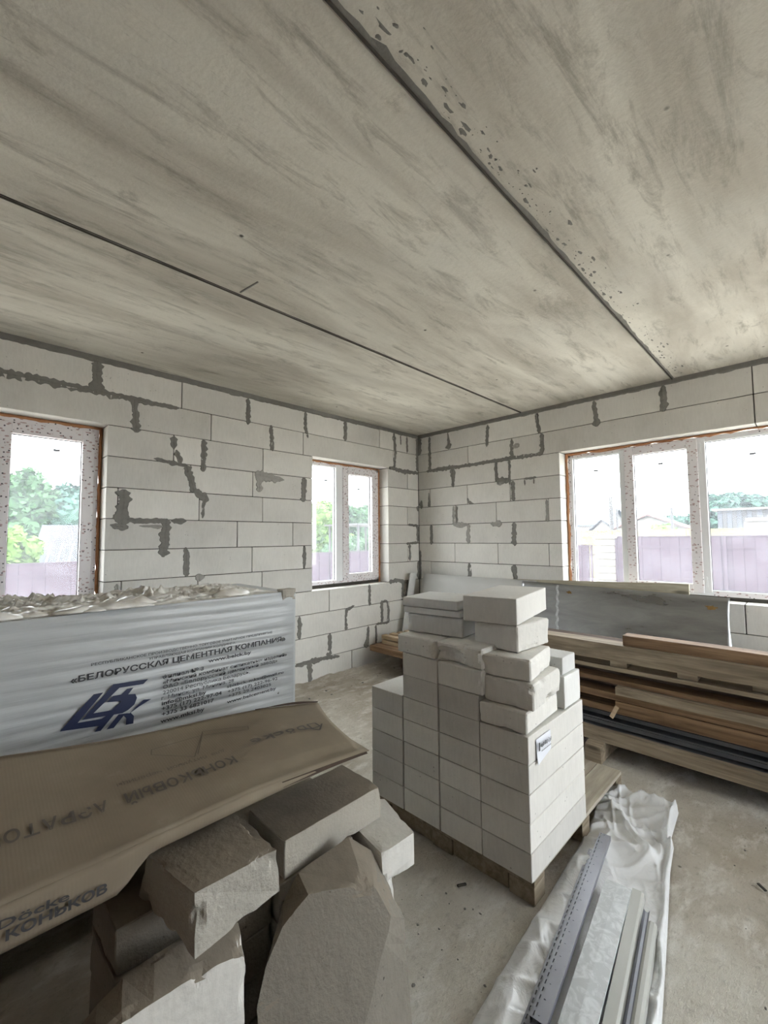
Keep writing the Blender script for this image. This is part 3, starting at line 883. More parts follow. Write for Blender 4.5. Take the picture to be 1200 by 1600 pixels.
# side film, seen edge on, closes the corner
for i in range(3):
    xx = PX0 - ox + (PX1 - PX0 - .1) * i / 2
    obj('pallet_foot', bx(xx, xx + .1, PY0 - oy + .03, PY1 - oy - .02, .0, .13), 'wood_pallet', wp)
# crumpled film heaped on top
def crumple(u, v):
    x = PX0 + (PX1 - PX0 - .10) * u; y = PY0 + .012 + (PY1 - PY0 - .05) * v
    wx = .05 * noise.noise(Vector((x * 3, y * 3, 1))); wy = .05 * noise.noise(Vector((x * 3, y * 3, 7)))
    rdg = lambda sx, sy, z: max(0, 1 - abs(noise.noise(Vector(((x + wx) * sx, (y + wy) * sy, z)))) * 3.0) ** 2.4
    env = min(1, v * 6) * min(1, (1 - v) * 6 + .2) * min(1, (1 - u) * 8)
    h_ = (.030 * rdg(3, 9, 0) + .030 * rdg(6, 21, 3) + .018 * rdg(14, 40, 5) + .008 * rdg(40, 60, 9)) * env * (.7 + .6 * noise.noise(Vector((x * 2, y * 4, 4))))
    return (x - ox, y - oy + .5 * wy * env, PT + .001 + max(0, h_))
obj('crumpled_film', sheet(230, 110, crumple), 'wrap_film_crumpled', wp, smooth=True)
for k in range(34):            # loose folded tongues of film along the front edge
    u0 = PX0 + .02 + (PX1 - PX0 - .38) * k / 34 + R.uniform(-.03, .03)
    ln = R.uniform(.10, .26); yy = PY0 + .03 + R.random() * .30; hh = R.uniform(.012, .036)
    def tongue(u, v, u0=u0, ln=ln, yy=yy, hh=hh, k=k):
        x = u0 + ln * u
        a_ = v * math.pi
        k2 = math.sin(math.pi * min(1, u * 1.02 + .02)) ** .6
        return (x - ox, yy - oy + .035 * math.cos(a_) * k2 + .02 * noise.noise(Vector((x * 9, k, v))), PT + .004 + hh * math.sin(a_) * k2 * (1 + .6 * noise.noise(Vector((x * 22, v * 3, k)))))
    solid(obj('film_fold', sheet(14, 7, tongue), 'wrap_film_crumpled', wp, smooth=True), .001)
# print
TY = PY0 - oy - .0035
def pt(body, x0, x1, z, h_, mat='ink_black', bold=.012, sh=0):
    return text(body, wp, (x0 - ox, TY, z), (1, 0, 0), (0, 0, 1), x1 - x0, h_, mat, bold=bold, shear=sh)
pt('РЕСПУБЛИКАНСКОЕ ПРОИЗВОДСТВЕННО-ТОРГОВОЕ УНИТАРНОЕ ПРЕДПРИЯТИЕ', -4.272, -3.447, 1.071, .0105)
pt('УПРАВЛЯЮЩАЯ КОМПАНИЯ ХОЛДИНГА', -4.058, -3.658, 1.052, .0105)
pt('«БЕЛОРУССКАЯ ЦЕМЕНТНАЯ КОМПАНИЯ»', -4.339, -3.365, 1.018, .024, bold=.022)
pt('www.belck.by', -3.794, -3.57, .986, .017, bold=.022)
pt('филиал № 3', -3.998, -3.815, .956, .017)
pt('«Минский комбинат силикатных изделий»', -3.998, -3.355, .934, .016)
pt('ОАО «Белорусский цементный завод»', -3.997, -3.415, .912, .016)
pt('220014 Республика Беларусь,', -3.997, -3.576, .888, .017, bold=0)
pt('г. Минск, ул. Минина, 28', -4.002, -3.663, .865, .017, bold=0)
pt('info@mksi.by', -4.001, -3.801, .842, .017, bold=.02)
pt('+375 (17) 222-97-04', -4.001, -3.725, .819, .017, bold=.02)
pt('+375 33 6821017', -4.0, -3.763, .795, .017, bold=.02)
pt('www.mksi.by', -4.005, -3.809, .766, .017, bold=.022)
pt('sbitbck-mksi@mail.ru', -3.699, -3.378, .843, .015)
pt('+375 (17) 222-96-92', -3.695, -3.414, .818, .015)
pt('+375 29 2403025', -3.692, -3.453, .796, .015)
pt('www.belcement.by', -3.698, -3.422, .768, .015, bold=.02)
LOGO = [[(-4.368, 0.845), (-4.26, 0.957), (-4.227, 0.956), (-4.311, 0.86), (-4.231, 0.852), (-4.215, 0.859), (-4.186, 0.856), (-4.232, 0.805), (-4.254, 0.807), (-4.239, 0.826)],
 [(-4.191, 0.98), (-4.058, 0.971), (-4.077, 0.954), (-4.169, 0.96), (-4.267, 0.875), (-4.297, 0.867)],
 [(-4.14, 0.949), (-4.116, 0.948), (-4.135, 0.925), (-4.108, 0.92), (-4.101, 0.902), (-4.11, 0.877), (-4.134, 0.86), (-4.155, 0.853), (-4.209, 0.858), (-4.297, 0.867), (-4.271, 0.883), (-4.195, 0.876), (-4.161, 0.904), (-4.214, 0.913), (-4.192, 0.933), (-4.162, 0.931)],
 [(-4.212, 0.804), (-4.169, 0.852), (-4.138, 0.848), (-4.128, 0.845), (-4.075, 0.887), (-4.044, 0.882), (-4.094, 0.862), (-4.124, 0.846), (-4.111, 0.829), (-4.113, 0.798), (-4.142, 0.801), (-4.14, 0.827), (-4.15, 0.841), (-4.186, 0.802)]]
bm = bmesh.new()
for q, poly in enumerate(LOGO):
    vs = [bm.verts.new((x - ox, TY - .0001 * q, z)) for x, z in poly]
    bm.faces.new(vs)
obj('printed_emblem', bm, 'ink_navy', wp)
bm = bmesh.new()
blob(bm, lambda a_, b_, t: (a_ - ox, TY - .001 - t, b_), -3.388, 1.03, .016, .014, 3, 12, .003)
obj('clay_lump', bm, 'mortar_grey', wp)
bm = bmesh.new()
blob(bm, lambda a_, b_, t: (a_ - ox, TY - .001 - t, b_), -3.41, .745, .006, .008, 5, 10, .003)
obj('clay_lump', bm, 'mortar_grey', wp)

# ------------------------------------------------------------------ near stack of blocks (left foreground)
NEAR = 'blocks of the near stack in the left foreground'
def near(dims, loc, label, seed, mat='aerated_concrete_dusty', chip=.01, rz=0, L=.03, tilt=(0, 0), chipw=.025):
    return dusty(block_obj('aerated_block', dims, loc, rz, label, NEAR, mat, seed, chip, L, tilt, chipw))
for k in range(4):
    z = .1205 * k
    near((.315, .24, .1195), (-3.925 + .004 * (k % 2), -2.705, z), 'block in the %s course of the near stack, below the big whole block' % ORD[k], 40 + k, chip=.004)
    near((.44, .24, .1195), (-4.372, -2.68, z), 'block in the %s course of the near stack, below the shaded corner block' % ORD[k], 50 + k, 'aerated_dust_and_shade', chip=.004)  # darker material paints the shade of this corner into the blocks
    if k < 3:
        near((.52, .24, .1195), (-4.02, -2.455, z), 'rear block in the %s course of the near stack, right half' % ORD[k], 60 + k, chip=.004, L=.06)
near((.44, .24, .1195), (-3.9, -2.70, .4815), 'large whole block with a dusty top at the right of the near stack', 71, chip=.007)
near((.44, .235, .1195), (-4.37, -2.672, .4815), 'shaded corner block half hidden under the long cardboard box', 72, 'aerated_dust_and_shade', chip=.007)  # shade under the box is put into this block's colour
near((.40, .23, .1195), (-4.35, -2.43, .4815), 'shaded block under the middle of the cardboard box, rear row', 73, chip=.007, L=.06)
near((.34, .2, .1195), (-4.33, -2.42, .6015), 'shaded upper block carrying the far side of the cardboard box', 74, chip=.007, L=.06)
near((.45, .24, .1195), (-3.93, -2.455, .362), 'rear block of the fourth course under the large whole block', 75, chip=.004, L=.06)
# right-hand lower blocks, each a little broken
bm = hexa([Vector(p) for p in ((-3.592, -2.842, .362), (-3.43, -2.845, .362), (-3.34, -2.50, .362), (-3.53, -2.46, .362),
                               (-3.600, -2.842, .48), (-3.435, -2.848, .48), (-3.36, -2.62, .48), (-3.53, -2.46, .48))])
tag(obj('aerated_block', roughen(bm, .025, .002, .014, 81, .025), 'aerated_concrete'), 'pale broken block sticking out right of the near stack towards the middle pallet', 'block', NEAR)
for k, (xa, xb) in enumerate(((-3.485, .0), (-3.48, .0), (-3.484, .0))):
    near((.0 - (-.115), .33, .1195), (xa - .115, -2.79, .1205 * k), 'small offcut at the right foot of the near stack, %s from the floor' % ORD[k], 84 + k, 'aerated_concrete', .008)

# broken piece lying on top, under the box edge
top = [(-4.29, -2.63), (-4.055, -2.62), (-4.022, -2.862), (-4.255, -2.868)]
bm = hexa([Vector(p) for p in ((-4.30, -2.60, .605), (-4.03, -2.60, .605), (-4.018, -2.862, .603), (-4.262, -2.885, .595),
                               (-4.288, -2.622, .716), (-4.05, -2.61, .72), (-4.021, -2.855, .712), (-4.248, -2.845, .716))])
bmesh.ops.translate(bm, verts=bm.verts, vec=Vector((.002, -.0, .0)))
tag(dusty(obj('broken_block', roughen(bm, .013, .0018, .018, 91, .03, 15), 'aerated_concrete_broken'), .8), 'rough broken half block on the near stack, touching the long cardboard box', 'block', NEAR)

def two_sided(F, B):
    """solid between two outlines with the same number of points"""
    bm = bmesh.new()
    f = [bm.verts.new(p) for p in F]; b = [bm.verts.new(p) for p in B]
    bm.faces.new(f); bm.faces.new(b[::-1]); n = len(F)
    for i in range(n): bm.faces.new((f[i], b[i], b[(i + 1) % n], f[(i + 1) % n]))
    return bm
# slab standing against the stack at the bottom left, its upper edge broken off in a curve
F = [(-4.106, 0), (-4.11, .495), (-4.18, .515), (-4.25, .53), (-4.30, .532), (-4.336, .535), (-4.40, .54), (-4.45, .535), (-4.50, .44), (-4.5, 0)]
B = [(-4.085, 0), (-4.082, .497), (-4.158, .532), (-4.242, .555), (-4.303, .56), (-4.373, .548), (-4.424, .528), (-4.454, .505), (-4.49, .4), (-4.5, 0)]
bm = two_sided([(x, -2.85, z) for x, z in F], [(x, -2.752, z) for x, z in B])
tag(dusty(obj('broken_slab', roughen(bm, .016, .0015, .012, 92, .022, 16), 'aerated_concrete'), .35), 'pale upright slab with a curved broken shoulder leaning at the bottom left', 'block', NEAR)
# large slab leaning at the front, broad dusty face towards the camera
F = [(-3.896, -2.82, .508), (-3.72, -2.884, .47), (-3.687, -2.896, .456), (-3.657, -2.942, .369), (-3.677, -2.95, .341), (-3.698, -2.954, .319), (-3.809, -2.984, .192), (-3.87, -3.05, 0), (-4.085, -3.0, 0), (-4.085, -2.855, .335), (-4.042, -2.831, .403), (-3.984, -2.819, .461)]
B = [(-3.865, -2.724, .504), (-3.676, -2.756, .538), (-3.609, -2.799, .48), (-3.565, -2.86, .35), (-3.554, -2.903, .279), (-3.57, -2.925, .22), (-3.585, -2.944, .171), (-3.62, -3.0, 0), (-4.05, -2.90, 0), (-4.03, -2.80, .31), (-3.99, -2.76, .385), (-3.925, -2.735, .455)]
bm = two_sided(F, B)
tag(dusty(obj('broken_slab', roughen(bm, .014, .0020, .010, 93, .03, 13), 'aerated_dust_and_shade'), .5), 'large dusty broken slab leaning upright in front of the near stack', 'block', NEAR)

# ------------------------------------------------------------------ long cardboard box
cb = empty('cardboard_box', (-4.1, -2.5, .72))
tag(cb, 'long flattened brown cardboard box with faded printing lying on the near stack', 'box')
O = cb.location
def farp(u):   # far top edge, u = 0 right end .. 1 left end
    x = -3.438 + (-5.0 + 3.438) * u
    z = .80 + .14 * min(1, u / .72) + .01 * math.sin(u * 9)
    return Vector((x, -2.259 + .035 * math.sin(min(1, u) * 3.0), z))
def nearp(u):
    x = -3.555 + (-5.0 + 3.555) * u
    z = .772 + .032 * min(1, u / .3) + .018 * max(0, u - .6)
    return Vector((x, -2.70 - .012 * math.exp(-u * 12), z))
def toppt(u, v):
    a_, b_ = farp(u), nearp(u)
    p = a_.lerp(b_, v)
    p.z += .010 * math.sin(math.pi * v) * (1 - u) - .012 * math.exp(-((v - .9) / .04) ** 2) * math.exp(-u * 3) + .0015 * noise.noise(Vector((p.x * 6, p.y * 6, 0)))
    p.x += .028 * math.sin(math.pi * v) * math.exp(-u * 20) * -1
    return p - O
def nearlow(u):
    p = nearp(u)
    t = min(1, u / .3)
    g = max(0, min(1, (-4.29 - p.x) / .09)); g = g * g * (3 - 2 * g)
    return Vector((p.x + (.02 * math.exp(-u * 30)), p.y + .010 * t, p.z - .006 - .036 * t - .062 * g))
def sidept(u, v):
    a_, b_ = nearp(u), nearlow(u)
    p = a_.lerp(b_, v)
    p.y -= .008 * math.sin(math.pi * v) * min(1, u * 4)
    return p - O
def backpt(u, v):
    a_ = farp(u); return Vector((a_.x, a_.y + .01, a_.z - v * (a_.z - .728))) - O
def botpt(u, v):
    a_ = farp(u); a_ = Vector((a_.x, a_.y + .01, .728)); b_ = nearlow(u)
    return a_.lerp(b_, v) - O
solid(obj('top_panel', sheet(60, 24, toppt), 'cardboard', cb, smooth=True), .003)
solid(obj('front_panel', sheet(60, 6, sidept), 'cardboard', cb, smooth=True), .003)
solid(obj('back_panel', sheet(60, 4, backpt), 'cardboard', cb, smooth=True), .003)
solid(obj('bottom_panel', sheet(60, 8, botpt), 'cardboard', cb, smooth=True), .003)
# closed dark lip of the pressed end
def lip(u, v):
    p = nearp(u * .25) + Vector((.004, -.003, -.004)); q = p + Vector((.006, .001, -.008 - .012 * u))
    return p.lerp(q, v) - O
solid(obj('pressed_edge', sheet(12, 2, lip), 'cardboard_edge', cb), .003)
def flap(u, v):
    p = farp(u * .2)
    return p + Vector((0, .004, .004 + .010 * v * math.sin(math.pi * min(1, .15 + u)) )) - O
solid(obj('torn_flap', sheet(14, 2, flap), 'cardboard_edge', cb), .004)
# lettering on the top, read from the other side
def on_top(x, y):
    # nearest surface point of the top panel for world x, y
    best = None
    for i in range(0, 101):
        u = i / 100
        a_, b_ = farp(u), nearp(u)
        v = (y - a_.y) / (b_.y - a_.y)
        X = a_.x + (b_.x - a_.x) * v
        if best is None or abs(X - x) < best[0]: best = (abs(X - x), u, v)
    p = toppt(best[1], best[2]) + O
    return Vector((x, y, p.z))
def cb_text(body, xr, xl, y, h_, mat, bold):
    # letter by letter, so that the words follow the bowed panel; joined into one mesh
    n = len(body); adv = (xl - xr) / n
    bm = bmesh.new()
    for i, chr_ in enumerate(body):
        if chr_ == ' ': continue
        xa, xb = xr + adv * (i + .08), xr + adv * (i + .92)
        pa, pb = on_top(xa, y), on_top(xb, y)
        up = on_top((xa + xb) / 2, y - h_) - on_top((xa + xb) / 2, y)
        ex = pb - pa; nrm = ex.cross(up).normalized()
        if nrm.z < 0: nrm = -nrm
        t = text(chr_, cb, pa - O + nrm * .0052, ex, up, ex.length, h_, mat, bold=bold)
        k0 = len(bm.verts)
        t.data.transform(t.matrix_basis)
        bm.from_mesh(t.data)
        bpy.data.objects.remove(t)
    me = bpy.data.meshes.new('printed_text'); bm.to_mesh(me); bm.free(); me.materials.append(MT[mat])
    link(bpy.data.objects.new('printed_text', me), cb)
cb_text('КОНЬКОВЫЙ АЭРАТОР', -3.985, -4.62, -2.515, .040, 'ink_grey', .02)
cb_text('для битумной черепицы', -3.995, -4.325, -2.462, .018, 'ink_faint', 0)
cb_text('Döcke', -3.655, -3.90, -2.455, .036, 'ink_grey', .02)
# faint ridge drawing
def stroke(bm, p, q, wd):
    P_, Q_ = on_top(*p), on_top(*q)
    d = (Q_ - P_).normalized(); s = Vector((-d.y, d.x, 0)) * wd
    n = Vector((0, 0, .0045))
    vs = [bm.verts.new(t - O + n) for t in (P_ - s, P_ + s, Q_ + s, Q_ - s)]
    bm.faces.new(vs)
bm = bmesh.new()
K = [((-4.02, -2.335), (-4.005, -2.31)), ((-4.005, -2.31), (-3.85, -2.36)), ((-4.02, -2.335), (-3.86, -2.385)), ((-4.02, -2.335), (-4.09, -2.45)), ((-4.09, -2.45), (-4.20, -2.37)), ((-4.20, -2.37), (-4.19, -2.34)), ((-4.19, -2.34), (-4.02, -2.335)), ((-4.01, -2.32), (-4.075, -2.44)), ((-3.85, -2.36), (-3.86, -2.385))]
for p, q in K: stroke(bm, p, q, .0016)
obj('printed_drawing', bm, 'ink_faint', cb)
bm = bmesh.new()
for p, q in (((-3.60, -2.455), (-3.60, -2.49)), ((-3.60, -2.49), (-3.64, -2.49)), ((-3.64, -2.49), (-3.64, -2.455)), ((-3.64, -2.455), (-3.60, -2.455)), ((-3.58, -2.475), (-3.62, -2.515)), ((-3.62, -2.515), (-3.655, -2.48))):
    stroke(bm, p, q, .0035)
obj('printed_emblem', bm, 'ink_grey', cb)
# upright print on the narrow front panel
text('Döcke', cb, Vector((-4.60, -2.7135, .768)) - O, (1, 0, -.06), (0, .05, 1), .125, .018, 'ink_black', bold=.02)
text('КОНЬКОВ', cb, Vector((-4.585, -2.7125, .738)) - O, (1, 0, -.02), (0, .05, 1), .185, .020, 'ink_black', bold=.03)

# ------------------------------------------------------------------ timber stack by the right wall
TIM = 'boards of the timber stack along the right wall'
def board(x0, x1, ya, yb, z0, z1, mat, label, name='wooden_board', sag=0, cat='board', yaw=0):
    L_ = abs(yb - ya); n = 24
    bm = bmesh.new(); rows = []
    sd = R.random() * 50
    for i in range(n + 1):
        y = -L_ / 2 + L_ * i / n
        s = sag * ((2 * i / n - 1) ** 2 - 1)
        w1 = .002 * noise.noise(Vector((i * .4, sd, 0))); w2 = .002 * noise.noise(Vector((i * .4, sd, 9)))
        rows.append([bm.verts.new(p) for p in ((-(x1 - x0) / 2 + w1, y, s), ((x1 - x0) / 2 + w1, y, s), ((x1 - x0) / 2 + w1, y, s + (z1 - z0) + w2), (-(x1 - x0) / 2 + w1, y, s + (z1 - z0) + w2))])
    for i in range(n):
        for j in range(4): bm.faces.new((rows[i][j], rows[i][(j + 1) % 4], rows[i + 1][(j + 1) % 4], rows[i + 1][j]))
    bm.faces.new(rows[0]); bm.faces.new(rows[-1])
    es = [e for e in bm.edges if e.calc_face_angle(0) > 1]
    bmesh.ops.bevel(bm, geom=es, offset=.0025, segments=1, affect='EDGES')
    o = obj(name, bm, mat, loc=((x0 + x1) / 2, (ya + yb) / 2, z0), rz=yaw)
    return tag(o, label, cat, TIM)
YN = -5.3
tag(obj('wooden_bearer', bx(-1.465, -.45, -2.845, -2.735, .0, .1195, bev=.003), 'wood_grey'), 'short thick wooden bearer on the floor under the timber stack near the pallet', 'timber', TIM)
tag(obj('wooden_bearer', bx(-1.40, -.45, -2.12, -2.01, .0, .1195, bev=.003), 'wood_grey'), 'short thick wooden bearer under the hidden end of the timber stack', 'timber', TIM)
tag(obj('wooden_bearer', bx(-1.40, -.45, -4.95, -4.84, .0, .1195, bev=.003), 'wood_grey'), 'short thick wooden bearer under the near end of the timber stack', 'timber', TIM)
board(-1.38, -1.33, -1.97, YN, .1205, .205, 'wood_grey', 'long grey front beam at the bottom of the timber stack')
board(-1.30, -1.05, -1.97, YN, .1205, .165, 'wood_dark', 'dark bottom plank behind the grey front beam of the timber stack')
board(-1.00, -.55, -1.97, YN, .1205, .165, 'wood_dark', 'dark wide bottom plank at the back of the timber stack')
for k in range(5):
    zz = .167 + .026 * k
    board(-1.345 + .02 * k - .014 * (k % 2), -.75, -1.97 - .02 * k, YN, zz, zz + .0245 - .014 * (k % 2), 'steel_dark', 'dark grey thin metal strip in the timber stack, %s from the bottom' % ORD[k], 'metal_strip', cat='strip')
board(-1.33, -1.18, -1.97, YN, .326, .372, 'wood_brown', 'brown board just above the dark metal strips')
board(-1.10, -.6, -1.97, YN, .300, .372, 'wood_dark', 'dark board behind the brown one above the metal strips')
board(-1.37, -1.24, -2.92, YN, .385, .425, 'wood_brown', 'short brown board with a rounded end low in the timber stack')
board(-1.10, -.6, -1.97, YN, .375, .424, 'wood_dark', 'dark rear board in the middle of the timber stack')
board(-1.36, -1.22, -1.97, YN, .428, .474, 'wood_brown', 'orange-brown board in the middle of the timber stack')
board(-1.395, -1.25, -2.93, YN, .478, .530, 'wood_grey', 'grey weathered board whose square end shows in the middle of the stack')
board(-1.20, -1.05, -1.97, YN, .476, .52, 'wood_dark', 'dark inner board behind the grey weathered one')
board(-1.34, -1.21, -1.97, YN, .533, .566, 'wood_brown', 'orange-brown board below the wide pale plank')
board(-1.12, -.55, -1.97, YN, .523, .60, 'wood_dark', 'dark thick rear plank high in the timber stack')
board(-1.22, -1.14, -1.97, YN, .568, .628, 'wood_dark', 'dark batten hidden under the wide pale plank')
board(-1.375, -1.10, -1.97, YN, .632, .658, 'wood_grey', 'wide pale plank holding three small spacer blocks')
for k, (ya, yb) in enumerate(((-2.89, -3.0), (-3.29, -3.40), (-3.66, -3.80))):
    tag(obj('wood_offcut', bx(-1.355 + .01 * k, -1.19, yb, ya, .6592, .700, bev=.002), 'wood_grey'), 'small wooden spacer on the wide pale plank, %s from the pallet' % ORD[k], 'offcut', TIM)
board(-1.09, -.6, -1.97, YN, .602, .70, 'wood_dark', 'dark squared timber behind the spacer blocks')
tag(obj('wood_offcut', bx(-1.36, -1.2, -2.3, -2.2, .6592, .7, bev=.002), 'wood_grey'), 'small wooden spacer on the wide pale plank behind the block stack', 'offcut', TIM)
tag(obj('wood_offcut', bx(-.008, .008, -.013, .013, -.045, .045, bev=.001), 'wood_pale', loc=(-1.392, -2.917, .356), rot=(.45, 0, 0)), 'little pale wedge standing against the lower boards', 'offcut', TIM)
board(-1.38, -1.24, -1.97, YN, .728 - .0275, .815 - .0, 'wood_grey', 'long grey-brown beam along the top front of the timber stack')
board(-1.36, -1.25, -2.98, YN, .8165, .885, 'wood_brown', 'short upper beam with a rounded end topping the timber stack')
board(-1.20, -1.06, -1.97, YN, .703, .735, 'wood_grey', 'flat grey board behind the top front beam')
# loose laths poking out at the corner end
for k in range(5):
    xx = -.93 + .12 * k
    for q in range(2):
        board(xx, xx + .075, -.17 - .012 * k, -1.9, .303 + .055 * q, .345 + .055 * q, 'wood_pale', 'pale lath end near the corner, %s from the left, %s layer' % (ORD[k], ('lower', 'upper')[q]), 'wooden_lath', cat='lath')
board(-1.08, -.40, -.12, -1.9, .235, .2995, 'wood_brown', 'brown plank under the pale laths near the corner')
tag(obj('wooden_bearer', bx(-1.0, -.42, -1.75, -1.65, .0, .2345, bev=.003), 'wood_dark'), 'dark support block under the brown plank near the corner', 'timber', TIM)
tag(obj('wooden_bearer', bx(-.75, -.5, -.40, -.32, .0, .2345, bev=.003), 'wood_dark'), 'dark post holding the brown plank end near the corner', 'timber', TIM)

# ------------------------------------------------------------------ sheets leaning on the right wall
def metal(u, v):
    y = -1.62 + (-3.45 + 1.62) * u
    zt = 1.085 - .03 * u
    z = zt * v
    x = -.12 - .34 * (1 - v) ** 1.2 - .045 * math.sin(math.pi * v) + .012 * math.sin(u * 7) * (1 - v) - .03 * (1 - u) * v
    if u > .985: y += .012 * math.sin(v * 9)
    return (x, y, z)
ms = empty('metal_sheet', (0, 0, 0))
tag(ms, 'dark galvanised metal sheet with rust spots leaning below the right window', 'metal sheet')
solid(obj('sheet_body', sheet(60, 30, metal), 'galvanised_steel', ms, smooth=True), .0015)
def on_metal(u, v, d=.003):
    p = Vector(metal(u, v)); return p + Vector((-d, 0, 0))
for k, (cu_, cv, ru, rv) in enumerate(((.93, .915, .028, .022), (.285, .93, .014, .02))):
    bm = bmesh.new()
    blob(bm, lambda a_, b_, t: on_metal(a_, b_, .002 + t * .2), cu_, cv, ru, rv, 5 + k, 14, .003)
    obj('rust_stain', bm, 'rust', ms)
bm = bmesh.new(); prev = None
for i in range(24):
    v = .5 + .49 * i / 23; u = .245 - .03 * (v - .5) / .5 + .004 * math.sin(i * 1.7)
    cur = [bm.verts.new(on_metal(u - .006, v, .001)), bm.verts.new(on_metal(u, v, .012)), bm.verts.new(on_metal(u + .007, v, .001))]
    if prev:
        for j in range(2): bm.faces.new((prev[j], cur[j], cur[j + 1], prev[j + 1]))
    prev = cur
obj('sheet_seam', bm, 'steel_pale', ms, smooth=True)
def pale(u, v):
    y = -.16 - 1.6 * u; z = 1.09 * v - .0
    x = -.10 - .30 * (1 - v) - .01 * math.sin(u * 5)
    return (x, y, z)
ps = solid(obj('pale_panel', sheet(30, 12, pale), 'panel_pale', smooth=True), .004)
tag(ps, 'pale thin metal panel leaning in the corner behind the block stack', 'panel')
ps['label'] = 'pale thin metal panel leaning in the corner behind the block stack'
def strip_(u, v):
    z = 1.10 * v
    return (-.14 - .26 * (1 - v) - .16 * u, -.06 - .03 * u, z)
ff = solid(obj('folded_flashing', sheet(4, 10, strip_), 'aerated_concrete_white'), .006)
tag(ff, 'narrow white folded strip standing at the corner end of the pale panel', 'flashing')
# plywood leaning behind the metal sheet, only its upper edge shows
def ply(u, v):
    y = -.95 - 2.2 * u
    zt = 1.068 + .072 * min(1, u * 1.05)
    return (-.022 - .07 * (1 - v), y, zt * v)
pw = solid(obj('plywood_sheet', sheet(24, 4, ply), 'plywood_edge'), .03)
tag(pw, 'worn plywood sheet whose top edge shows above the metal sheet', 'board')

# ------------------------------------------------------------------ film with metal profiles on the floor
ORG = Vector((-2.30, -3.14, 0))
E1 = Vector((-.9928, -.1195, 0)); E2 = Vector((.1195, -.9928, 0))
def loc(s, v, z): return ORG + E1 * s + E2 * v + Vector((0, 0, z))
def ffilm(u, v):
    s = -.56 + 2.7 * u
    k1 = max(0, min(1, s / 1.1))
    vl = -.11 - .07 * k1; vr = .27 + .045 * math.sin(max(0, min(1, s / 1.3)) * 1.6)
    if s < -.2: vr = .25 + .05 * (-.2 - s)
    q = vl + (vr - vl) * v
    ws = .06 * noise.noise(Vector((s * 4, q * 4, 1))); wq = .06 * noise.noise(Vector((s * 4, q * 4, 6)))
    rdg = lambda a_, b_, z, p=2.2: max(0, 1 - abs(noise.noise(Vector(((s + ws) * a_ + q * 4, (q + wq) * b_ - s * 2.5, z)))) * 2.6) ** p
    endk = max(0, min(1, (.30 - s) / .4))
    under = math.exp(-((q - .1) / .115) ** 4) * (1 - endk)
    def fam(c_, sn, lo, hi, z, p):
        A_ = ((s + ws) * c_ + (q + wq) * sn) * lo; B_ = (-(s + ws) * sn + (q + wq) * c_) * hi
        return max(0, 1 - abs(noise.noise(Vector((A_, B_, z)))) * 2.5) ** p
    f = (.013 + .022 * endk) * fam(.8, .6, 1.6, 5.5, 0, 1.6) + (.009 + .016 * endk) * fam(.5, -.87, 2.2, 8, 3, 2.2) + (.004 + .008 * endk) * fam(.95, .3, 5, 17, 8, 2.5)
    z = .006 + f * (1 - .92 * under)
    z += .018 * math.exp(-((v - .965) / .022) ** 2) * (1 + .4 * noise.noise(Vector((s * 3, 0, 2))))
    z += .024 * math.exp(-((v - .15) / .10) ** 2) * (1 + .5 * noise.noise(Vector((s * 2.2, 0, 5)))) * (1 - endk)
    z += .028 * math.exp(-((s + .52) / .035) ** 2)
    e = min(1, min(v, 1 - v) / .02, min(u, 1 - u) / .008)
    z = .003 + (z - .003) * e
    return loc(s, q + .3 * wq * e, z)
flm = obj('plastic_film', sheet(300, 70, ffilm), 'floor_film', smooth=True)
tag(flm, 'crumpled silvery white plastic film spread on the floor beside the middle pallet', 'film')

def profile(name, sec, s0, s1, mat, label, group=None, z=0, twist=0, parent=None, n=1, vsh=0):
    """sec: open cross section as (v, z) points, swept along s"""
    bm = bmesh.new(); rows = []
    for i in range(n + 1):
        s = s0 + (s1 - s0) * i / n
        rows.append([bm.verts.new(loc(s, a_ + twist * (s - s0) + vsh, b_ + z)) for a_, b_ in sec])
    for i in range(n):
        for j in range(len(sec) - 1):
            bm.faces.new((rows[i][j], rows[i + 1][j], rows[i + 1][j + 1], rows[i][j + 1]))
    o = obj(name, bm, mat, parent)
    solid(o, .0012)
    if label: tag(o, label, 'profile', group)
    return o
PG = 'metal profiles lying on the plastic film'
def perforated(s0, s1, v0, z, wd, twist, label, left_slots=True):
    """a galvanised channel with real slots and holes through its web"""
    e = empty('perforated_rail', tuple(loc(s0, v0, z)))
    tag(e, label, 'rail', PG)
    o0 = e.location
    bm = bmesh.new()
    def P(s, v, zz): return loc(s, v0 + v + twist * (s - s0), z + zz) - o0
    n = int((s1 - s0) / .03)
    ds = (s1 - s0) / n
    vcuts = [0, .006, .010, wd * .45 - .002, wd * .45 + .003, wd]
    for i in range(n):
        a0 = s0 + ds * i
        scuts = [0, ds * .2, ds * .42, ds * .56, ds * .75, ds]
        for p in range(5):
            for q in range(5):
                if q == 1 and 1 <= p <= 3: continue                     # edge slot
                if q == 3 and p == 2 and i % 2 == 0: continue           # round hole
                vs = [P(a0 + scuts[p], vcuts[q], 0), P(a0 + scuts[p + 1], vcuts[q], 0), P(a0 + scuts[p + 1], vcuts[q + 1], 0), P(a0 + scuts[p], vcuts[q + 1], 0)]
                bm.faces.new([bm.verts.new(t) for t in vs])
    bmesh.ops.remove_doubles(bm, verts=bm.verts, dist=.0002)
    solid(obj('web', bm, 'steel_grey', e), .0012)
    for q, vv in enumerate((0, wd)):
        bm = bmesh.new()
        f = [bm.verts.new(P(a_, vv, b_)) for a_, b_ in ((s0, 0), (s1, 0), (s1, -.022), (s0, -.022))]
        bm.faces.new(f)
        solid(obj('flange', bm, 'steel_grey', e), .0012)
    return e
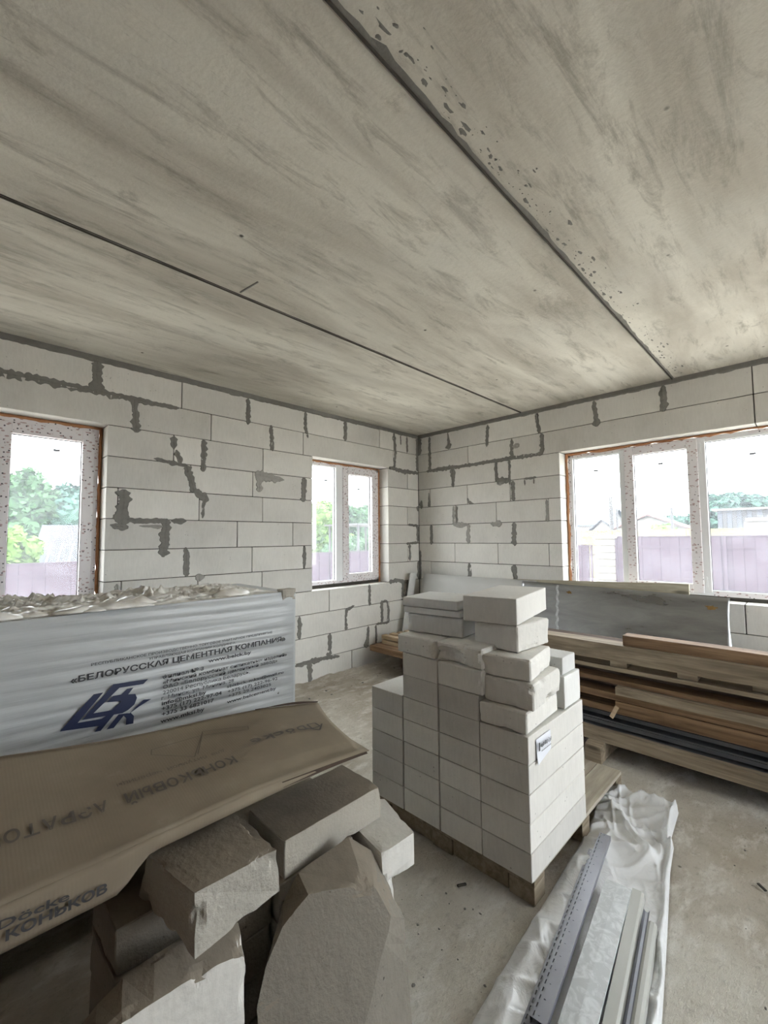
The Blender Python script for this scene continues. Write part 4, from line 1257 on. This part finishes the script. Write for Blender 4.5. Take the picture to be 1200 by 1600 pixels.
perforated(.0, 1.06, -.028, .070, .050, .012, 'upper perforated galvanised rail with rows of slots, left of the wide strip')
perforated(.12, 2.0, -.052, .045, .052, .014, 'lower perforated galvanised rail continuing beneath the upper one')
pg1 = profile('metal_strip', [(.056, .056), (.057, .0615), (.105, .0635), (.156, .0615), (.157, .056)], .30, 2.1, 'steel_pale', 'wide pale mottled metal strip lying along the middle of the film', PG, twist=.001)
profile('cream_channel', [(.158, .030), (.158, .0575), (.192, .0575), (.200, .052), (.203, .026)], .28, 2.1, 'cream_profile', 'cream flat-topped channel right of the wide metal strip', PG, twist=.014)
profile('steel_gutter', [(.206, .034), (.212, .026), (.222, .026), (.228, .036)], .34, 2.1, 'steel_grey', 'narrow grey groove between the two cream profiles', PG, twist=.014)
profile('cream_channel', [(.229, .026), (.231, .048), (.240, .056), (.252, .056), (.261, .048), (.264, .022)], .42, 2.1, 'cream_profile', 'cream round-backed channel nearest the right edge of the film', PG, twist=.012)

# ------------------------------------------------------------------ rubble and crumbs
def crumbs(name, spots, label, mat, seed):
    bm = bmesh.new(); rr = random.Random(seed)
    for x, y, s in spots:
        r_ = bmesh.ops.create_icosphere(bm, subdivisions=1, radius=s)
        k = Vector((rr.uniform(.6, 1.4), rr.uniform(.6, 1.4), rr.uniform(.35, .8)))
        for v in r_['verts']:
            v.co = Vector((v.co.x * k.x, v.co.y * k.y, v.co.z * k.z)) * rr.uniform(.75, 1.2)
            v.co += Vector((x, y, s * .25))
    o = obj(name, bm, mat)
    return tag(o, label, 'rubble', kind='stuff')
spots = []
for k in range(900):
    x = -2.9 + 2.4 * R.random(); y = -abs(R.gauss(0, .13)) - .02
    spots.append((x, y, .004 + .012 * R.random() ** 3))
crumbs('rubble', spots, 'grey crumbs of mortar and broken block along the foot of the left wall', 'mortar_grey', 3)
spots = [(-4.0 + 3.4 * R.random(), -4.2 + 3.6 * R.random(), .002 + .006 * R.random() ** 3) for k in range(420)]
spots = [p for p in spots if not (-3.75 < p[0] < -1.6 and -3.6 < p[1] < -2.0)] + [(-3.5 + .5 * R.random(), -3.1 + 1.0 * R.random(), .002 + .006 * R.random() ** 3) for k in range(40)]
crumbs('floor_crumbs', spots, 'small scattered crumbs and dust over the open concrete floor', 'mortar_grey', 4)
def heap(u, v):
    x = -3.2 + 2.7 * u; y = -.45 * v - .003
    h_ = (.045 + .03 * noise.noise(Vector((x * 4, y * 4, 1)))) * max(0, 1 - v * 1.05) ** 1.6 + .012 * noise.noise(Vector((x * 14, y * 14, 2))) * (1 - v)
    return (x, y, max(-.004, h_ - .002))
tag(obj('sand_ridge', sheet(130, 24, heap), 'screed_floor', smooth=True), 'low ridge of swept sand and dust against the left wall foot', 'sand', kind='stuff')
for k, (x, y) in enumerate(((-1.62, -1.62), (-2.5, -3.9), (-3.0, -2.75), (-2.08, -3.72))):
    bm = bx(-.022, .022, -.007, .007, 0, .008, bev=.003)
    tag(obj('wood_chip', bm, 'mortar_dark', loc=(x, y, .0), rz=k * 1.3), ('dark chip on the bright floor left of the middle pallet', 'dark chip on the bare floor at the lower right', 'dark chip in the shade before the middle pallet', 'dark chip beside the film on the floor')[k], 'chip', 'dark chips on the floor')

# ------------------------------------------------------------------ outdoors
GZ = -.5
gr = obj('ground', bx(-60, 90, -70, 90, GZ - .3, GZ), 'pale_bounce_ground')  # pale colour serves as a bounce for the ceiling
tag(gr, kind='structure')

def fence(name, p0, p1, z0, z1, mat, label, pitch=.2, post=None):
    p0, p1 = Vector(p0), Vector(p1); d = p1 - p0; L_ = d.length
    e = empty(name, (p0.x, p0.y, GZ), math.atan2(d.y, d.x))
    tag(e, label, 'fence')
    n = int(L_ / pitch)
    me = bpy.data.meshes.new('fence_panel')
    bm = bx(.0, pitch - .0005, -.012, .012, z0 - GZ, z1 - GZ, bev=.003); bm.to_mesh(me); bm.free(); me.materials.append(MT[mat])
    for i in range(n):
        o = bpy.data.objects.new('fence_panel', me); o.location = (i * pitch, .014 * (i % 2), 0); link(o, e)
    bm = bmesh.new(); box(bm, 0, L_, -.03, -.012, z1 - GZ - .30, z1 - GZ - .24); box(bm, 0, L_, -.03, -.012, .25, .31)
    obj('rail', bm, mat, e)
    obj('top_cap', bx(0, L_, -.03, .03, z1 - GZ, z1 - GZ + .03), mat, e)
    if post:
        for i in range(int(L_ / post) + 1):
            obj('fence_post', bx(i * post - .03, i * post + .03, -.07, -.031, 0, z1 - GZ), mat, e)
    return e
fence('metal_fence', (-12, 9), (8.5, 9), GZ, 1.04, 'purple_fence', 'purple-brown metal fence seen through the two left windows', .25, 2.5)
fence('metal_fence', (9, .12), (9, -14), GZ, 1.54, 'purple_fence', 'tall purple-brown metal fence right of the stone gate pillar', .22, 2.5)
fence('metal_gate', (9, 8.8), (9, .67), GZ, 1.29, 'purple_fence', 'lower purple-brown metal gate left of the stone gate pillar', .22, 2.0)
gp = empty('gate_pillar', (9.1, .4, GZ)); tag(gp, 'pale stone gate pillar with a flat cap behind the right window', 'pillar')
for k in range(10):
    obj('stone_course', bx(-.25, .25, -.265, .265, .2 * k, .2 * k + .19, bev=.02), 'fence_post_stone', gp)
obj('pillar_cap', bx(-.3, .3, -.32, .32, 2.0, 2.09, bev=.02), 'fence_post_stone', gp)
fence('yellow_fence', (18, 12), (18, -16), GZ, 1.82, 'yellow_fence', 'pale yellow fence beyond the purple one', .4, 3)

def gable_house(name, cx, cy, wx, wy, eave, ridge, wall, roof, label, along='y', over=.3):
    e = empty(name, (cx, cy, GZ)); tag(e, label, 'house')
    h0 = eave - GZ; h1 = ridge - GZ
    if along == 'y':
        poly = [(-wx / 2, 0), (wx / 2, 0), (wx / 2, h0), (0, h1 - .05), (-wx / 2, h0)]
        obj('house_walls', prism(poly, lambda a_, b_, t: Vector((a_, t, b_)), -wy / 2, wy / 2), wall, e)
        for s in (-1, 1):
            obj('roof_slope', hexa([Vector(p) for p in ((0, -wy / 2 - over, h1), (0, wy / 2 + over, h1), (s * (wx / 2 + over), wy / 2 + over, h0 - .1), (s * (wx / 2 + over), -wy / 2 - over, h0 - .1),
                (0, -wy / 2 - over, h1 + .1), (0, wy / 2 + over, h1 + .1), (s * (wx / 2 + over), wy / 2 + over, h0), (s * (wx / 2 + over), -wy / 2 - over, h0))]), roof, e)
    else:
        poly = [(-wy / 2, 0), (wy / 2, 0), (wy / 2, h0), (0, h1 - .05), (-wy / 2, h0)]
        obj('house_walls', prism(poly, lambda a_, b_, t: Vector((t, a_, b_)), -wx / 2, wx / 2), wall, e)
        for s in (-1, 1):
            obj('roof_slope', hexa([Vector(p) for p in ((-wx / 2 - over, 0, h1), (wx / 2 + over, 0, h1), (wx / 2 + over, s * (wy / 2 + over), h0 - .1), (-wx / 2 - over, s * (wy / 2 + over), h0 - .1),
                (-wx / 2 - over, 0, h1 + .1), (wx / 2 + over, 0, h1 + .1), (wx / 2 + over, s * (wy / 2 + over), h0), (-wx / 2 - over, s * (wy / 2 + over), h0))]), roof, e)
    return e
sh = gable_house('brick_shed', -.9, 11.6, 3.6, 2.2, .75, 1.95, 'wall_brick_red', 'roof_slate', 'small red brick shed with a grey slate roof beyond the left window', 'x', .12)
sh.rotation_euler = (0, 0, -.35)
for i in range(15):
    obj('roof_rib', hexa([Vector(p) for p in ((-1.85 + .26 * i, -.02, 2.47), (-1.80 + .26 * i, -.02, 2.47), (-1.80 + .26 * i, -1.22, 1.26), (-1.85 + .26 * i, -1.22, 1.26), (-1.85 + .26 * i, -.02, 2.50), (-1.80 + .26 * i, -.02, 2.50), (-1.80 + .26 * i, -1.22, 1.29), (-1.85 + .26 * i, -1.22, 1.29))]), 'wall_cream', sh)
gable_house('brown_roof_house', 31.5, 4.0, 5, 4.4, 2.0, 2.95, 'wall_cream', 'roof_brown', 'distant low house with a brown hipped roof behind the right window', 'x')
gable_house('blue_roof_house', 37, 11.2, 6, 5.6, 2.55, 3.9, 'wall_cream', 'roof_blue', 'distant pale house with a blue-grey roof at the left of the right window', 'y')
gable_house('white_gable_house', 31, 7.1, 3, 1.6, 1.95, 2.75, 'wall_cream', 'roof_slate', 'tiny distant white gable house between the poles and the blue roof', 'x')
hb = empty('corrugated_barn', (24, -5.0, GZ)); tag(hb, 'long grey corrugated shed far behind the right pane of the right window', 'shed')
for i in range(46):
    obj('corrugated_panel', bx(-.03 - .04 * (i % 2), .03, -4.6 + .2 * i, -4.41 + .2 * i, 0, 3.35, bev=.0), 'roof_slate' if i % 2 else 'pole_grey', hb)
obj('shed_roof', bx(-.3, 4, -4.8, 4.8, 3.35, 3.45), 'wall_cream', hb)
ws = empty('white_store', (16, -3.3, GZ)); tag(ws, 'white flat-roofed store behind the fence at the far right pane', 'shed')
obj('store_walls', bx(-.5, .5, -1.6, 1.1, 0, 2.55, bev=.02), 'wall_cream', ws); obj('store_roof', bx(-.6, .6, -.2, 1.05, 2.55, 2.68, bev=.02), 'wall_cream', ws)

def pole(x, y, top, r_, label):
    bm = bmesh.new()
    bmesh.ops.create_cone(bm, cap_ends=True, segments=10, radius1=r_ * 1.3, radius2=r_, depth=top - GZ)
    bmesh.ops.translate(bm, verts=bm.verts, vec=Vector((0, 0, (top - GZ) / 2)))
    tag(obj('utility_pole', bm, 'pole_grey', loc=(x, y, GZ)), label, 'pole')
pole(20, 3.58, 3.66, .09, 'tallest grey utility pole seen in the first pane of the right window')
pole(20, 3.30, 2.97, .05, 'shorter thin pole just right of the tallest one')
pole(20, .87, 2.93, .06, 'thin pole above the brown roof in the middle pane')
dish = empty('satellite_dish', (-1.75, 9.7, GZ)); tag(dish, 'small white satellite dish on a post beside the shed', 'dish')
obj('dish_post', bx(-.02, .02, -.02, .02, 0, 2.55), 'pole_grey', dish)
bm = bmesh.new(); bmesh.ops.create_cone(bm, cap_ends=True, segments=20, radius1=.16, radius2=.05, depth=.06)
bmesh.ops.rotate(bm, verts=bm.verts, matrix=Matrix.Rotation(1.3, 3, 'X')); bmesh.ops.translate(bm, verts=bm.verts, vec=Vector((0, -.06, 2.6)))
obj('dish_bowl', bm, 'white_plastic', dish)

def tree(name, x, y, top, rx, rz_, mat, label, n=7000, trunk=True, leaf=.17, seed=1, conic=0):
    e = empty(name, (x, y, GZ)); tag(e, label, 'tree' if trunk else 'bush')
    rr = random.Random(seed)
    H_ = top - GZ
    if trunk:
        bm = bmesh.new(); bmesh.ops.create_cone(bm, cap_ends=True, segments=9, radius1=.14, radius2=.06, depth=H_ * .75)
        bmesh.ops.translate(bm, verts=bm.verts, vec=Vector((0, 0, H_ * .375)))
        obj('trunk', bm, 'bark', e)
    verts = []; faces = []
    cz = H_ - rz_
    lumps = [(Vector((rr.gauss(0, .45) * rx, rr.gauss(0, .45) * rx, cz + rr.uniform(-.75, .62) * rz_)), rr.uniform(.3, .52)) for _ in range(26)]
    for c, s in lumps:            # dense inner foliage
        ico = bmesh.new(); bmesh.ops.create_icosphere(ico, subdivisions=2, radius=1)
        k0 = len(verts); ico.verts.ensure_lookup_table()
        for v in ico.verts:
            q = v.co * (s * .8 * (1 + .35 * noise.noise(v.co * 2.3 + c)))
            p = c + Vector((q.x * rx, q.y * rx, q.z * rz_ * .8))
            if conic:
                k = max(.15, 1 - (p.z - (cz - rz_)) / (2 * rz_) * conic); p.x *= k; p.y *= k
            p.z = max(.05, min(H_ - .1, p.z))
            verts.append(p)
        faces += [tuple(k0 + v.index for v in f.verts) for f in ico.faces]
        ico.free()
    for i in range(n):
        c, s = rr.choice(lumps)
        d = Vector((rr.gauss(0, 1), rr.gauss(0, 1), rr.gauss(0, 1))).normalized() * (s * rr.uniform(.75, 1.05))
        p = c + Vector((d.x * rx, d.y * rx, d.z * rz_ * .8))
        if conic: 
            k = max(.15, 1 - (p.z - (cz - rz_)) / (2 * rz_) * conic); p.x *= k; p.y *= k
        if p.z > H_: p.z = H_ - rr.random() * .2
        if p.z < .05: p.z = .05 + rr.random() * .3
        a_ = Vector((rr.gauss(0, 1), rr.gauss(0, 1), rr.gauss(0, .6))).normalized() * leaf * rr.uniform(.6, 1.3)
        b_ = a_.cross(Vector((rr.gauss(0, 1), rr.gauss(0, 1), rr.gauss(0, 1)))).normalized() * leaf * rr.uniform(.4, .8)
        k0 = len(verts)
        verts += [p - a_, p + b_, p + a_, p - b_]
        faces.append((k0, k0 + 1, k0 + 2, k0 + 3))
    me = bpy.data.meshes.new('foliage'); me.from_pydata(verts, [], faces); me.materials.append(MT[mat])
    o = bpy.data.objects.new('foliage', me); link(o, e)
    return e
tree('leafy_tree', -2.9, 17.5, 4.55, 1.9, 2.2, 'leaf_green', 'pointed green tree at the left of the left window view', seed=2, conic=.5)
tree('leafy_tree', -.9, 18.5, 4.2, 1.9, 2.2, 'leaf_blue', 'dense rounded green tree at the right of the left window view', seed=3)
tree('leafy_tree', -5.2, 19, 4.6, 2.2, 2.4, 'leaf_green', 'green tree beyond the left edge of the left window', seed=4)
tree('leafy_bush', -3.55, 10.3, 2.02, .7, 1.2, 'leaf_bright', 'bright yellow-green bush in front of the shed behind the left window', 2200, False, .09, 5)
tree('leafy_tree', 1.8, 20, 4.6, 2.4, 2.4, 'leaf_dark', 'dark green tree hidden behind the wall between the left windows', seed=6)
tree('leafy_tree', 12.0, 18.5, 4.25, 2.2, 2.2, 'leaf_bright', 'light green tree in the left pane of the small corner window', seed=7)
tree('leafy_tree', 16.4, 19, 4.2, 2.0, 2.1, 'leaf_green', 'green tree in the right pane of the small corner window', seed=8)
tree('leafy_bush', 10.8, 14.6, 2.0, 1.5, 1.1, 'leaf_green', 'low green bush above the fence in the small corner window', 2200, False, .12, 9)
tree('leafy_tree', 36, .35, 4.95, 2.2, 1.7, 'leaf_blue', 'round distant blue-green tree above the corrugated shed', seed=10, leaf=.25)
tree('leafy_tree', 34, 2.6, 3.1, 2.8, 1.3, 'leaf_blue', 'low distant green trees right of the brown roof', seed=11, leaf=.22)
tree('leafy_bush', 26, 2.4, 2.35, 1.6, 1.5, 'leaf_bright', 'light green bush beside the brown-roofed house', 2000, False, .16, 12)
tree('leafy_tree', 40, 7.0, 3.4, 2.4, 1.4, 'leaf_blue', 'faint distant tree behind the utility poles', seed=13, leaf=.25)
# open garden canopy seen in the small window
cn = empty('garden_canopy', (9.2, 11.2, GZ)); tag(cn, 'light open garden canopy with a flat roof in the small window view', 'canopy')
for i in range(2):
    for j in range(2): obj('canopy_post', bx(-1.2 + 2.3 * i, -1.12 + 2.3 * i, -1 + 2 * j, -.92 + 2 * j, 0, 2.65), 'pole_grey', cn)
obj('canopy_roof', bx(-1.4, 1.4, -1.2, 1.2, 2.65, 2.73), 'pole_grey', cn)
